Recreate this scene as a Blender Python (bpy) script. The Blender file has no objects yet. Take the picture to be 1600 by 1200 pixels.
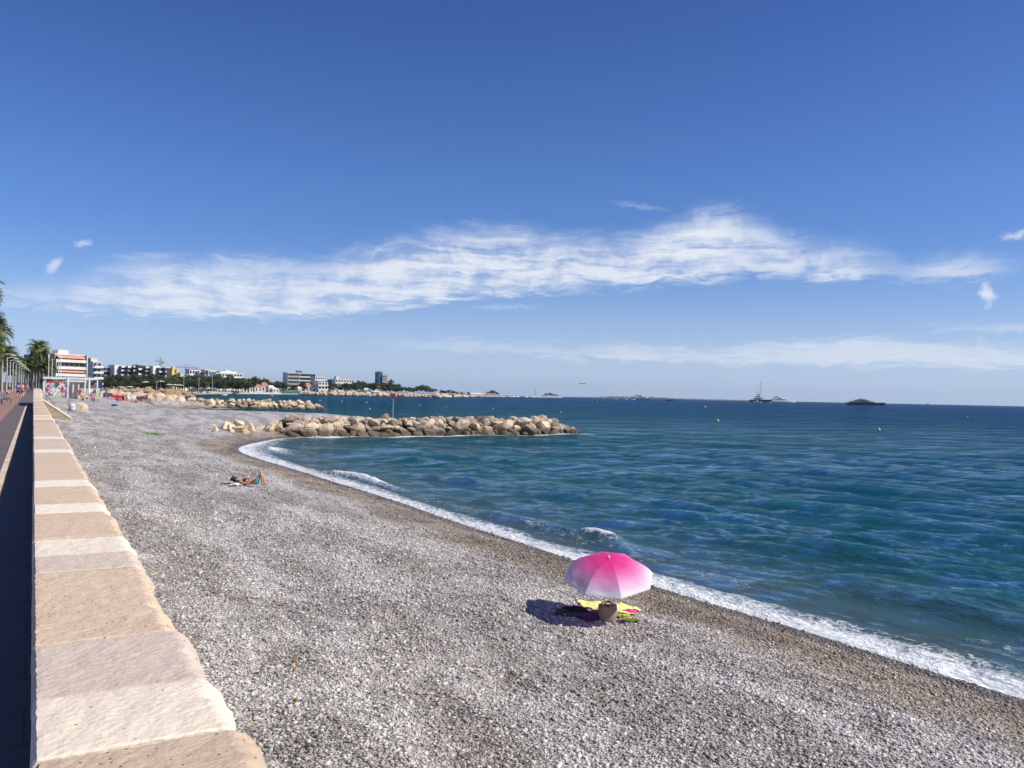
import bpy, bmesh, math, random
import numpy as np
from mathutils import Vector, Matrix, noise as mnoise
R = math.radians
rnd = random.Random(7)
S = bpy.context.scene
C = S.collection

# ------------------------------------------------------------------ camera
F_PX, CAM_H = 1330.0, 4.4
AZ, PITCH, ROLL = R(29.35), R(0.775), R(1.18)
Fv = Vector((math.sin(AZ)*math.cos(PITCH), math.cos(AZ)*math.cos(PITCH), math.sin(PITCH)))
R0 = Vector((math.cos(AZ), -math.sin(AZ), 0)); U0 = R0.cross(Fv)
Rv = R0*math.cos(ROLL) + U0*math.sin(ROLL); Uv = U0*math.cos(ROLL) - R0*math.sin(ROLL)
cam = bpy.data.objects.new('camera', bpy.data.cameras.new('camera')); C.objects.link(cam)
cam.matrix_world = Matrix((( Rv.x, Uv.x, -Fv.x, 0), (Rv.y, Uv.y, -Fv.y, 0), (Rv.z, Uv.z, -Fv.z, CAM_H), (0,0,0,1)))
cam.data.sensor_width = 36; cam.data.lens = 36*F_PX/1600; cam.data.clip_start = .1; cam.data.clip_end = 90000
S.camera = cam

# ------------------------------------------------------------------ sun, exposure
SUN_AZ, SUN_EL = R(131), R(43)
S.view_settings.view_transform = 'Standard'; S.view_settings.look = 'None'
S.view_settings.gamma = 1; S.view_settings.exposure = 0.12
sd = bpy.data.lights.new('sun', 'SUN'); sd.energy = 5.0; sd.angle = R(.5); sd.color = (1, .935, .835)
so = bpy.data.objects.new('sun', sd); C.objects.link(so)
sdir = Vector((math.sin(SUN_AZ)*math.cos(SUN_EL), math.cos(SUN_AZ)*math.cos(SUN_EL), math.sin(SUN_EL)))
so.rotation_euler = sdir.to_track_quat('Z', 'Y').to_euler(); so.location = (0, 0, 50)

# ------------------------------------------------------------------ node helpers
class NT:
    def __init__(s, tree): s.t = tree; s.n = tree.nodes; s.l = tree.links
    def node(s, typ, **kw):
        n = s.n.new(typ)
        for k, v in kw.items():
            if k == 'inp':
                for kk, vv in v.items():
                    if hasattr(vv, 'is_output') or isinstance(vv, bpy.types.NodeSocket): s.l.new(vv, n.inputs[kk])
                    else: n.inputs[kk].default_value = vv
            else: setattr(n, k, v)
        return n
    def m(s, op, a, b=None, c=None, clamp=False):
        n = s.n.new('ShaderNodeMath'); n.operation = op; n.use_clamp = clamp
        for i, v in enumerate((a, b, c)):
            if v is None: continue
            if isinstance(v, bpy.types.NodeSocket): s.l.new(v, n.inputs[i])
            else: n.inputs[i].default_value = v
        return n.outputs[0]
    def sstep(s, v, a, b, lo=0., hi=1.):
        n = s.n.new('ShaderNodeMapRange'); n.interpolation_type = 'SMOOTHSTEP'
        s.l.new(v, n.inputs[0]) if isinstance(v, bpy.types.NodeSocket) else None
        for i, q in zip((1, 2, 3, 4), (a, b, lo, hi)):
            if isinstance(q, bpy.types.NodeSocket): s.l.new(q, n.inputs[i])
            else: n.inputs[i].default_value = q
        return n.outputs[0]
    def mix(s, f, a, b, blend='MIX'):
        n = s.n.new('ShaderNodeMix'); n.data_type = 'RGBA'; n.blend_type = blend
        for i, v in ((0, f), (6, a), (7, b)):
            if isinstance(v, bpy.types.NodeSocket): s.l.new(v, n.inputs[i])
            else: n.inputs[i].default_value = v if i == 0 else tuple(v)+((1,) if len(v) == 3 else ())
        return n.outputs[2]
    def noise(s, vec, scale, detail=4, rough=.55, dist=0, out=0):
        n = s.n.new('ShaderNodeTexNoise'); n.inputs['Scale'].default_value = scale
        n.inputs['Detail'].default_value = detail; n.inputs['Roughness'].default_value = rough; n.inputs['Distortion'].default_value = dist
        if vec is not None: s.l.new(vec, n.inputs['Vector'])
        return n.outputs[out]
    def voro(s, vec, scale, feature='F1', rand=1):
        n = s.n.new('ShaderNodeTexVoronoi'); n.feature = feature; n.inputs['Scale'].default_value = scale
        n.inputs['Randomness'].default_value = rand
        s.l.new(vec, n.inputs['Vector']); return n
    def mapping(s, vec, loc=(0,0,0), rot=(0,0,0), scale=(1,1,1)):
        n = s.n.new('ShaderNodeMapping'); s.l.new(vec, n.inputs[0])
        n.inputs[1].default_value = loc; n.inputs[2].default_value = rot; n.inputs[3].default_value = scale
        return n.outputs[0]
    def ramp(s, v, stops, interp='LINEAR'):
        n = s.n.new('ShaderNodeValToRGB'); n.color_ramp.interpolation = interp
        e = n.color_ramp.elements
        while len(e) < len(stops): e.new(.5)
        for i, (p, c) in enumerate(stops):
            e[i].position = p; e[i].color = tuple(c)+((1,) if len(c) == 3 else ())
        s.l.new(v, n.inputs[0]); return n.outputs[0]
    def bump(s, h, strength, dist, normal=None):
        n = s.n.new('ShaderNodeBump'); n.inputs['Strength'].default_value = strength; n.inputs['Distance'].default_value = dist
        s.l.new(h, n.inputs['Height'])
        if normal is not None: s.l.new(normal, n.inputs['Normal'])
        return n.outputs[0]

# ------------------------------------------------------------------ world: sky with cirrus
W = bpy.data.worlds.new('World'); S.world = W; W.use_nodes = True
w = NT(W.node_tree); w.n.clear()
wo = w.node('ShaderNodeOutputWorld'); bg = w.node('ShaderNodeBackground')
w.l.new(bg.outputs[0], wo.inputs[0])
sky = w.node('ShaderNodeTexSky'); sky.sky_type = 'NISHITA'; sky.sun_disc = False
sky.sun_elevation = SUN_EL; sky.sun_rotation = SUN_AZ
sky.air_density = 1.0; sky.dust_density = 0.35; sky.ozone_density = 3.2; sky.altitude = 0
SKY_STRENGTH = .088
tc = w.node('ShaderNodeTexCoord').outputs['Generated']
sx = w.node('ShaderNodeSeparateXYZ', inp={0: tc})
az = w.m('MULTIPLY', w.m('ARCTAN2', sx.outputs[0], sx.outputs[1]), 180/math.pi)
el = w.m('MULTIPLY', w.m('ARCSINE', sx.outputs[2]), 180/math.pi)

def ray(px, py):
    return (Fv*F_PX + Rv*(px-800) + Uv*(600-py)).normalized()
def azel(px, py):
    d = ray(px, py); return math.degrees(math.atan2(d.x, d.y)), math.degrees(math.asin(d.z))
AZ0, AZ1, ELM = -6.0, 66.0, 20.0
def fcurve(pts, v):            # piecewise curve over azimuth, value 0..1
    n = w.n.new('ShaderNodeFloatCurve'); c = n.mapping.curves[0]
    pts = sorted(pts)
    while len(c.points) < len(pts): c.points.new(.5, .5)
    for p, (x, y) in zip(c.points, pts): p.location = (x, max(0, min(1, y)))
    n.mapping.update(); w.l.new(v, n.inputs['Value']); return n.outputs[0]
azn = w.m('DIVIDE', w.m('SUBTRACT', az, AZ0), AZ1-AZ0)
ae = w.node('ShaderNodeCombineXYZ', inp={0: az, 1: el}).outputs[0]
warp = w.node('ShaderNodeVectorMath', operation='SUBTRACT', inp={0: w.noise(ae, .16, 3, .5, 0, 1), 1: (.5, .5, .5)}).outputs[0]
warp = w.node('ShaderNodeVectorMath', operation='MULTIPLY', inp={0: warp, 1: (3.6, 2.0, 0)}).outputs[0]
aew = w.node('ShaderNodeVectorMath', operation='ADD', inp={0: ae, 1: warp}).outputs[0]
streak = w.noise(w.mapping(aew, rot=(0, 0, R(-13)), scale=(.10, 1.0, 1)), 1.0, 7, .56, .6)
fib = w.noise(w.mapping(aew, loc=(4, 9, 0), rot=(0, 0, R(-30)), scale=(.34, 1.9, 1)), 1.1, 9, .66, .7)
blotch = w.noise(aew, .55, 6, .6)
def cloud(rows, soft_top, soft_bot, gain, thr):
    tops, bots, dens = [], [], []
    for px, yt, yb, dn in rows:
        a, e1 = azel(px, yt); _, e0 = azel(px, yb); u = (a-AZ0)/(AZ1-AZ0)
        tops.append((u, e1/ELM)); bots.append((u, e0/ELM)); dens.append((u, dn))
    ct = w.m('MULTIPLY', fcurve(tops, azn), ELM); cb = w.m('MULTIPLY', fcurve(bots, azn), ELM)
    dn = fcurve(dens, azn)
    wob = w.m('MULTIPLY', w.m('SUBTRACT', fib, .5), 2.6)
    e = w.m('ADD', el, wob)
    up = w.sstep(w.m('SUBTRACT', ct, e), -soft_top*.4, soft_top)
    lo = w.sstep(w.m('SUBTRACT', e, cb), -soft_bot*.4, soft_bot)
    body = w.m('MULTIPLY', w.m('MULTIPLY', up, lo), dn)
    tex = w.m('ADD', w.m('ADD', w.m('MULTIPLY', streak, .45), w.m('MULTIPLY', fib, .27)), w.m('MULTIPLY', blotch, .28))
    t = w.sstep(tex, thr+.03, thr+.21)
    return w.m('MULTIPLY', w.m('MULTIPLY', body, w.m('ADD', w.m('MULTIPLY', t, .80), .20)), gain)
main = cloud([(-60, 455, 462, 0), (20, 444, 476, .75), (100, 438, 486, .8), (200, 404, 490, .9), (300, 402, 497, .95), (400, 400, 499, .9),
              (500, 402, 494, .9), (580, 382, 486, .95), (700, 356, 474, 1), (780, 352, 464, 1), (880, 366, 454, .95), (980, 366, 450, .95),
              (1050, 345, 444, 1), (1110, 322, 438, 1), (1180, 335, 434, .8), (1260, 372, 440, .85), (1330, 380, 442, .8), (1385, 392, 432, .5),
              (1420, 412, 440, .8), (1480, 402, 441, .95), (1540, 401, 437, .85), (1590, 408, 427, .3), (1680, 410, 420, 0)], 1.7, .75, 1., .36)
low = cloud([(560, 536, 540, 0), (680, 531, 548, .6), (800, 535, 554, .65), (900, 540, 560, .7), (980, 535, 565, .8), (1090, 542, 568, .75),
             (1200, 531, 569, .8), (1300, 527, 572, .9), (1400, 528, 574, .9), (1500, 534, 576, .85), (1600, 540, 578, .8), (1750, 545, 575, .5)], .8, .5, .75, .30)
low2 = cloud([(1380, 510, 514, 0), (1480, 504, 518, .4), (1600, 502, 520, .6), (1750, 500, 520, .5)], .5, .4, .8, .34)
def puff(px, py, rx, ry, rot, g):
    a, e = azel(px, py)
    v = w.node('ShaderNodeVectorMath', operation='SUBTRACT', inp={0: ae, 1: (a, e, 0)}).outputs[0]
    wv = w.node('ShaderNodeVectorMath', operation='SUBTRACT', inp={0: w.noise(ae, 1.6, 4, .6, 0, 1), 1: (.5, .5, .5)}).outputs[0]
    wv = w.node('ShaderNodeVectorMath', operation='MULTIPLY', inp={0: wv, 1: (.9, .9, 0)}).outputs[0]
    v = w.node('ShaderNodeVectorMath', operation='ADD', inp={0: v, 1: wv}).outputs[0]
    v = w.mapping(w.mapping(v, rot=(0, 0, -rot)), scale=(1/(rx*.04), 1/(ry*.04), 0))
    ln = w.node('ShaderNodeVectorMath', operation='LENGTH', inp={0: v}).outputs['Value']
    return w.m('MULTIPLY', w.m('MULTIPLY', w.sstep(ln, 1.1, .1), g), w.m('ADD', fib, .35))
cl = main
for q in (low, low2, puff(84, 416, 20, 9, R(50), .8), puff(129, 380, 16, 7, R(20), .7), puff(1543, 460, 12, 20, R(15), .95), puff(1545, 478, 8, 7, 0, .4),
          puff(1590, 366, 26, 8, R(10), .7), puff(1097, 350, 34, 24, R(35), .75), puff(1000, 322, 60, 6, R(-8), .2), puff(790, 480, 70, 6, R(2), .3), puff(590, 392, 40, 9, R(10), .5)):
    cl = w.m('MAXIMUM', cl, q)
cl = w.m('MULTIPLY', cl, w.sstep(el, 0.3, 2.0), clamp=True)
tint = w.ramp(w.m('DIVIDE', el, 30), [(0, (.60, .74, 1.26)), (.2, (.58, .79, 1.26)), (.45, (.54, .79, 1.26)), (.83, (.40, .60, 1.10))])
skyc = w.mix(1, sky.outputs[0], tint, 'MULTIPLY')
hz_ = w.sstep(el, 14, 0)                 # thin veil of pale air low over the sea
skyc = w.mix(w.m('MULTIPLY', w.m('POWER', hz_, 2.4), .55), skyc, (7.0, 8.6, 10.6))
col = w.mix(w.m('MULTIPLY', cl, .92), skyc, (8.9, 9.3, 10.0))
w.l.new(col, bg.inputs[0]); bg.inputs[1].default_value = SKY_STRENGTH

# ------------------------------------------------------------------ geometry helpers
def ground(px, py, z=0.):
    d = ray(px, py); t = (z-CAM_H)/d.z
    return Vector((d.x*t, d.y*t, z))
def at(px, depth):             # world XY of a picture column at a given depth along the view axis
    t = R0*((px-800)/F_PX*depth) + Vector((math.sin(AZ), math.cos(AZ), 0))*depth
    return Vector((t.x, t.y, 0))
def zat(px, py, depth):
    d = ray(px, py); k = depth/d.dot(Vector((math.sin(AZ), math.cos(AZ), 0))); return CAM_H + d.z*k
def props(o, label=None, cat=None, group=None, kind=None):
    if label: o['label'] = label
    if cat: o['category'] = cat
    if group: o['group'] = group
    if kind: o['kind'] = kind
    return o
def empty(name, loc, label, cat, group=None, rz=0):
    o = bpy.data.objects.new(name, None); C.objects.link(o); o.location = loc; o.rotation_euler = (0, 0, rz)
    o.empty_display_size = .2
    return props(o, label, cat, group)
def np_mesh(name, V, Fq, mats=(), smooth=True, attrs=None, parent=None):
    V = np.asarray(V, dtype=np.float32); Fq = np.asarray(Fq, dtype=np.int32)
    me = bpy.data.meshes.new(name); k = Fq.shape[1]
    me.vertices.add(len(V)); me.vertices.foreach_set('co', V.ravel())
    me.loops.add(Fq.size); me.loops.foreach_set('vertex_index', Fq.ravel())
    me.polygons.add(len(Fq)); me.polygons.foreach_set('loop_start', np.arange(0, Fq.size, k, dtype=np.int32))
    me.polygons.foreach_set('loop_total', np.full(len(Fq), k, dtype=np.int32))
    me.update(calc_edges=True); me.validate()
    me.polygons.foreach_set('use_smooth', np.full(len(me.polygons), smooth, dtype=bool))
    for an, av in (attrs or {}).items():
        if av.ndim == 1:
            a = me.attributes.new(an, 'FLOAT', 'POINT'); a.data.foreach_set('value', av.astype(np.float32))
        else:
            a = me.attributes.new(an, 'FLOAT_COLOR', 'POINT'); a.data.foreach_set('color', av.astype(np.float32).ravel())
    for q in mats: me.materials.append(q)
    o = bpy.data.objects.new(name, me); C.objects.link(o)
    if parent: o.parent = parent
    return o
class MB:
    def __init__(s): s.v = []; s.f = []; s.mi = []
    def add(s, vs, fs, mi=0):
        k = len(s.v); s.v += [tuple(v) for v in vs]; s.f += [tuple(i+k for i in f) for f in fs]; s.mi += [mi]*len(fs); return s
    def box(s, x0, y0, z0, x1, y1, z1, mi=0, M=None):
        vs = [Vector((x, y, z)) for z in (z0, z1) for x, y in ((x0, y0), (x1, y0), (x1, y1), (x0, y1))]
        if M: vs = [M @ v for v in vs]
        return s.add(vs, [(3, 2, 1, 0), (4, 5, 6, 7), (0, 1, 5, 4), (1, 2, 6, 5), (2, 3, 7, 6), (3, 0, 4, 7)], mi)
    def tube(s, pts, rad, n=8, mi=0, caps=True):
        pts = [Vector(p) for p in pts]; rad = rad if isinstance(rad, (list, tuple)) else [rad]*len(pts)
        vs = []; fs = []
        for i, p in enumerate(pts):
            d = (pts[min(i+1, len(pts)-1)]-pts[max(i-1, 0)]).normalized()
            a = d.cross(Vector((0, 0, 1)) if abs(d.z) < .9 else Vector((0, 1, 0))).normalized(); b = d.cross(a)
            for k in range(n):
                t = 2*math.pi*k/n; vs.append(p+(a*math.cos(t)+b*math.sin(t))*rad[i])
        for i in range(len(pts)-1):
            for k in range(n):
                k2 = (k+1) % n; fs.append((i*n+k, i*n+k2, (i+1)*n+k2, (i+1)*n+k))
        if caps: fs.append(tuple(range(n))[::-1]); fs.append(tuple(range((len(pts)-1)*n, len(pts)*n)))
        return s.add(vs, fs, mi)
    def prism(s, poly, y0, y1, mi=0):     # polygon in XZ extruded along Y
        n = len(poly); vs = [(x, y0, z) for x, z in poly]+[(x, y1, z) for x, z in poly]
        fs = [tuple(range(n)), tuple(range(n, 2*n))[::-1]]+[(i, i+n, (i+1) % n+n, (i+1) % n) for i in range(n)]
        return s.add(vs, fs, mi)
    def loft(s, rings, mi=0, closed=True, caps=True):
        n = len(rings[0]); vs = [p for r in rings for p in r]; fs = []
        for i in range(len(rings)-1):
            for k in range(n if closed else n-1):
                k2 = (k+1) % n; fs.append((i*n+k, i*n+k2, (i+1)*n+k2, (i+1)*n+k))
        if caps: fs.append(tuple(range(n))[::-1]); fs.append(tuple(range((len(rings)-1)*n, len(rings)*n)))
        return s.add(vs, fs, mi)
    def build(s, name, mats, parent=None, smooth=False, loc=None, bevel=0):
        me = bpy.data.meshes.new(name); me.from_pydata(s.v, [], s.f)
        for m_ in (mats if isinstance(mats, (list, tuple)) else [mats]): me.materials.append(m_)
        me.polygons.foreach_set('material_index', s.mi)
        bm = bmesh.new(); bm.from_mesh(me); bmesh.ops.recalc_face_normals(bm, faces=bm.faces); bm.to_mesh(me); bm.free()
        me.polygons.foreach_set('use_smooth', [smooth]*len(me.polygons)); me.update()
        o = bpy.data.objects.new(name, me); C.objects.link(o)
        if parent: o.parent = parent
        if loc is not None: o.location = loc
        if bevel:
            b = o.modifiers.new('bevel', 'BEVEL'); b.width = bevel; b.segments = 2
        return o
def copy_tree(o, parent=None):
    c = o.copy(); C.objects.link(c); c.parent = parent
    for ch in kids.get(o.name, None) or [q for q in o.children]: copy_tree(ch, c)
    return c
kids = {}

# numpy value noise
_tab = np.random.RandomState(3).rand(512, 512)
def vnoise(x, y):
    xi = np.floor(x).astype(int); yi = np.floor(y).astype(int); fx = x-xi; fy = y-yi
    fx = fx*fx*(3-2*fx); fy = fy*fy*(3-2*fy)
    g = lambda a, b: _tab[a % 512, b % 512]
    return (g(xi, yi)*(1-fx)+g(xi+1, yi)*fx)*(1-fy)+(g(xi, yi+1)*(1-fx)+g(xi+1, yi+1)*fx)*fy
def fbm(x, y, o=4):
    r = 0; a = .5; t = 0
    for i in range(o):
        r = r+a*vnoise(x*2**i+17.3*i, y*2**i+5.1*i); t += a; a *= .5
    return r/t

# ------------------------------------------------------------------ materials
MATS = {}
def mat(name, col, rough=.7, var=.15, vscale=3., bump=0., bscale=20., metal=0., spec=.5, col2=None, obj_rand=0.):
    if name in MATS: return MATS[name]
    m_ = bpy.data.materials.new(name); m_.use_nodes = True; t = NT(m_.node_tree)
    b = m_.node_tree.nodes['Principled BSDF']; b.inputs['Roughness'].default_value = rough
    b.inputs['Metallic'].default_value = metal; b.inputs['Specular IOR Level'].default_value = spec
    co = t.node('ShaderNodeTexCoord').outputs['Object']
    nz = t.noise(co, vscale, 5, .6)
    c2 = col2 if col2 else tuple(c*(1-var*1.6) for c in col); c1 = tuple(min(1, c*(1+var)) for c in col)
    c = t.mix(t.sstep(nz, .32, .68), c2, c1)
    if obj_rand:
        oi = t.node('ShaderNodeObjectInfo').outputs['Random']
        hs = t.node('ShaderNodeHueSaturation'); t.l.new(c, hs.inputs['Color'])
        t.l.new(t.m('MULTIPLY_ADD', oi, obj_rand*2, 1-obj_rand), hs.inputs['Value']); c = hs.outputs[0]
    t.l.new(c, b.inputs['Base Color'])
    if bump: t.l.new(t.bump(t.noise(co, bscale, 6, .65), bump, .05), b.inputs['Normal'])
    MATS[name] = m_; return m_

# ================================================================== SETTING: beach, sea, land
def chaikin(p, n=3):
    for _ in range(n):
        q = [p[0]]
        for a, b in zip(p[:-1], p[1:]):
            q += [(a[0]*.75+b[0]*.25, a[1]*.75+b[1]*.25), (a[0]*.25+b[0]*.75, a[1]*.25+b[1]*.75)]
        p = q+[p[-1]]
    return p
SH = [(13.6, -60), (13.3, -10), (13.1, 7.4), (12.75, 19), (13.1, 34), (12.9, 51), (12.6, 60), (13.6, 66.5), (16.3, 72.5), (20.5, 80),
      (31, 84), (39, 90), (41, 99), (37, 107), (29, 113), (22, 124), (19, 145), (19.5, 172), (24, 190), (35, 204), (40, 212), (33, 219), (26, 228),
      (25, 250), (30, 310), (42, 400), (62, 505), (131, 800), (200, 960), (293, 1110), (400, 1120), (482, 1100), (545, 1180), (700, 1420), (1007, 1925), (1500, 2600), (2100, 3290), (2150, 3500), (1500, 3900), (0, 6500)]
SHS = chaikin(SH, 2); SHA = np.array(SHS)
def sdist(x, y):               # > 0 on land, < 0 at sea
    x = np.asarray(x, float).ravel(); y = np.asarray(y, float).ravel(); best = np.full(x.shape, 1e12); sg = np.zeros(x.shape)
    for i in range(len(SHA)-1):
        a = SHA[i]; d = SHA[i+1]-a; L = d@d
        t = np.clip(((x-a[0])*d[0]+(y-a[1])*d[1])/L, 0, 1); qx = x-a[0]-t*d[0]; qy = y-a[1]-t*d[1]
        dd = qx*qx+qy*qy; c = d[0]*qy-d[1]*qx; mm = dd < best-1e-9
        best = np.where(mm, dd, best); sg = np.where(mm, np.where(c > 0, 1, -1), sg)
    return np.sqrt(best)*sg
def beach_z(x, y, d=None):
    x = np.asarray(x, float); y = np.asarray(y, float)
    if d is None: d = sdist(x, y)
    d = d+(fbm(x*.35, y*.22, 3)-.5)*.5
    z = np.interp(d, [-12, -3, 0, 3.0, 4.2, 6.5, 9, 13, 40], [-2, -.5, 0, .42, .66, .84, 1.0, 1.2, 1.9])
    z = z+np.clip((y-82)/18, 0, 1)*.75*np.clip(d/6, 0, 1)
    z = z+.72*np.exp(-np.clip((x-.6)/4.5, 0, 9)**2)*np.clip((y-42)/32, 0, 1)*np.clip(d/4, 0, 1)
    z = z+np.clip(d/3, 0, 1)*((fbm(x*.45+3, y*.3, 3)-.5)*.26+(fbm(x*1.4, y*1.1, 3)-.5)*.13)
    return z
def bz(x, y): return float(beach_z(np.array([x]), np.array([y]))[0])

def shore_wet(t, d):           # damp shingle beside the water
    return d
# --- pebble shingle material
def pebble_mat(name, loose):
    m_ = bpy.data.materials.new(name); m_.use_nodes = True; t = NT(m_.node_tree); b = t.n['Principled BSDF']
    co = t.node('ShaderNodeTexCoord').outputs['Object']
    dn = t.node('ShaderNodeAttribute', attribute_name='inland').outputs['Fac']
    pal = [(0, (.055, .053, .053)), (.13, (.15, .142, .133)), (.25, (.37, .345, .315)), (.40, (.50, .465, .42)), (.54, (.21, .205, .205)), (.64, (.62, .58, .525)), (.76, (.39, .31, .23)), (.84, (.85, .81, .74)), (.975, (.48, .28, .16))]
    big = t.noise(co, .32, 4, .6); mid = t.noise(t.mapping(co, scale=(1, .6, 1)), 1.6, 4, .65)
    if loose:
        rv = t.node('ShaderNodeAttribute', attribute_name='tone').outputs['Fac']
        c = t.ramp(rv, pal, 'CONSTANT')
        c = t.mix(t.m('MULTIPLY', t.noise(co, 60, 4, .6), .35), c, (.5, .49, .46))
        b.inputs['Roughness'].default_value = .62
        nrm = t.bump(t.noise(co, 90, 3, .6), .25, .01); t.l.new(nrm, b.inputs['Normal'])
    else:
        wc = t.node('ShaderNodeVectorMath', operation='ADD', inp={0: co, 1: t.noise(co, 14, 2, .5, 0, 1)})
        v1 = t.voro(t.mapping(co, scale=(1, 1.25, .5)), 24); v2 = t.voro(t.mapping(co, rot=(0, 0, .6), scale=(1, 1.3, .5)), 52)
        s1 = t.node('ShaderNodeSeparateColor', inp={0: v1.outputs['Color']}); s2 = t.node('ShaderNodeSeparateColor', inp={0: v2.outputs['Color']})
        c1 = t.ramp(s1.outputs[0], pal, 'CONSTANT'); c2 = t.ramp(s2.outputs[1], pal, 'CONSTANT')
        pick = t.sstep(s1.outputs[2], .45, .5)
        c = t.mix(pick, c2, c1)
        e1 = t.sstep(v1.outputs['Distance'], .62, .35); e2 = t.sstep(v2.outputs['Distance'], .62, .3)
        hgt = t.m('ADD', t.m('MULTIPLY', t.m('SUBTRACT', 1, v1.outputs['Distance']), 1.), t.m('MULTIPLY', t.m('SUBTRACT', 1, v2.outputs['Distance']), .5))
        hgt = t.m('ADD', hgt, t.m('MULTIPLY', t.noise(co, 9, 4, .7), 1.2))
        b.inputs['Roughness'].default_value = .8
        t.l.new(t.bump(t.m('ADD', t.m('MULTIPLY', t.noise(co, 2.2, 6, .8), 7.), hgt), 1., .022), b.inputs['Normal'])
    # drifts of paler dust and browner grit
    grit = t.noise(t.mapping(co, scale=(1, .55, 1)), 5.5, 8, .85)
    c = t.mix(t.m('MULTIPLY', t.sstep(grit, .50, .61), .8), c, (.74, .70, .64)); c = t.mix(t.m('MULTIPLY', t.sstep(grit, .48, .38), .6), c, (.22, .205, .19))
    c = t.mix(t.m('MULTIPLY', t.sstep(mid, .48, .68), .30), c, (.56, .53, .485))
    drift = t.noise(t.mapping(co, rot=(0, 0, R(8)), scale=(1.1, .38, 1)), .75, 5, .62)
    c = t.mix(t.m('MULTIPLY', t.sstep(big, .52, .62), .22), c, t.mix(1, c, (.80, .69, .56), 'MULTIPLY')); c = t.mix(t.sstep(drift, .42, .60), t.mix(1, c, (.80, .79, .775), 'MULTIPLY'), t.mix(.12 if loose else .34, c, (.72, .69, .645)))
    edge = t.m('ADD', dn, t.m('MULTIPLY', t.m('SUBTRACT', t.noise(co, .7, 4, .6), .5), 2.6))
    brown = t.sstep(edge, 4.2, 1.8)
    hs = t.mix(brown, c, t.mix(1, c, (.70, .61, .51), 'MULTIPLY'))
    wet = t.sstep(t.m('ADD', dn, t.m('MULTIPLY', t.m('SUBTRACT', t.noise(co, 1.3, 3, .6), .5), .8)), 1.0, .45)
    c = t.mix(t.m('MULTIPLY', wet, .6), hs, (.07, .062, .052))
    t.l.new(c, b.inputs['Base Color'])
    t.l.new(t.sstep(wet, 0, 1, .62, .32), b.inputs['Roughness'])
    return m_
M_SHINGLE = pebble_mat('shingle', False); M_PEBBLE = pebble_mat('loose_pebble', True)

# --- beach sheet
az_l = np.radians(np.concatenate([np.linspace(-14, -2, 13)[:-1], np.arange(-2, 64, .16), np.linspace(64, 120, 30)]))
rr = [1.2]
while rr[-1] < 330: rr.append(rr[-1]+min(max(.03, rr[-1]**2/5852*1.5), rr[-1]*.022))
rr = np.array(rr); AA, RR = np.meshgrid(az_l, rr); X = (np.sin(AA)*RR).ravel(); Y = (np.cos(AA)*RR).ravel()
D = sdist(X, Y); Z = beach_z(X, Y, D)
na = len(az_l); i = np.arange(len(rr)-1)[:, None]*na+np.arange(na-1)[None, :]; i = i.ravel()
Fq = np.stack([i, i+1, i+1+na, i+na], 1)
keep = (D[Fq].max(1) > -7) & (X[Fq].min(1) > .30) & (Y[Fq].min(1) > -12)
def compact(V, Fq, attrs):
    u, inv = np.unique(Fq.ravel(), return_inverse=True)
    return V[u], inv.reshape(Fq.shape), {k: a[u] for k, a in attrs.items()}
V, Fk, at_ = compact(np.stack([X, Y, Z], 1), Fq[keep], {'inland': D})
beach = np_mesh('beach', V, Fk[:, ::-1], [M_SHINGLE], attrs=at_); props(beach, kind='structure')

# --- loose pebbles lying on the near beach (nobody could count them)
rs = np.random.RandomState(11)
ico = bmesh.new(); bmesh.ops.create_icosphere(ico, subdivisions=1, radius=1)
iv = np.array([v.co[:] for v in ico.verts]); ifc = np.array([[v.index for v in f.verts] for f in ico.faces]); ico.free()
N = 250000
a_ = np.radians(rs.uniform(-1, 66, N)); u_ = rs.rand(N); r_ = 3.2*(26/3.2)**(u_**.80)
px_, py_ = np.sin(a_)*r_, np.cos(a_)*r_
r_ = np.concatenate([r_, 22*(85/22)**(rs.rand(70000)**.75)]); a_ = np.concatenate([a_, np.radians(rs.uniform(0, 42, 70000))]); px_, py_ = np.sin(a_)*r_, np.cos(a_)*r_
k_ = (px_ > .75) & ((px_ < 13.6) | (py_ > 60)); px_, py_, r_ = px_[k_], py_[k_], r_[k_]
pd = sdist(px_, py_); k_ = pd > .05; px_, py_, pd, r_ = px_[k_], py_[k_], pd[k_], r_[k_]; n_ = len(px_)
pz = beach_z(px_, py_, pd)
sz = np.exp(rs.normal(np.log(.0118), .46, n_)); sz = np.clip(sz, .006, .032)*np.clip(.8+r_*.028, 1, 2.0)
sc = np.stack([sz*rs.uniform(.9, 1.5, n_), sz*rs.uniform(.65, 1, n_), sz*rs.uniform(.35, .6, n_)], 1)
th = rs.uniform(0, 6.28, n_); tilt = rs.normal(0, .35, n_)
jit = 1+rs.uniform(-.16, .16, (n_, 12, 1))
P = iv[None]*jit*sc[:, None, :]
cz, sn = np.cos(tilt)[:, None], np.sin(tilt)[:, None]
x1 = P[..., 0]*cz-P[..., 2]*sn; z1 = P[..., 0]*sn+P[..., 2]*cz; y1 = P[..., 1]
ct, st = np.cos(th)[:, None], np.sin(th)[:, None]
P = np.stack([x1*ct-y1*st+px_[:, None], x1*st+y1*ct+py_[:, None], z1+(pz+sc[:, 2]*.55)[:, None]], 2)
FF = (ifc[None]+(np.arange(n_)*12)[:, None, None]).reshape(-1, 3)
peb = np_mesh('pebbles', P.reshape(-1, 3), FF, [M_PEBBLE], attrs={'tone': np.repeat(rs.rand(n_), 12), 'inland': np.repeat(pd, 12)})
props(peb, 'loose grey and cream pebbles strewn over the near beach', 'pebbles', kind='stuff')

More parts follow.
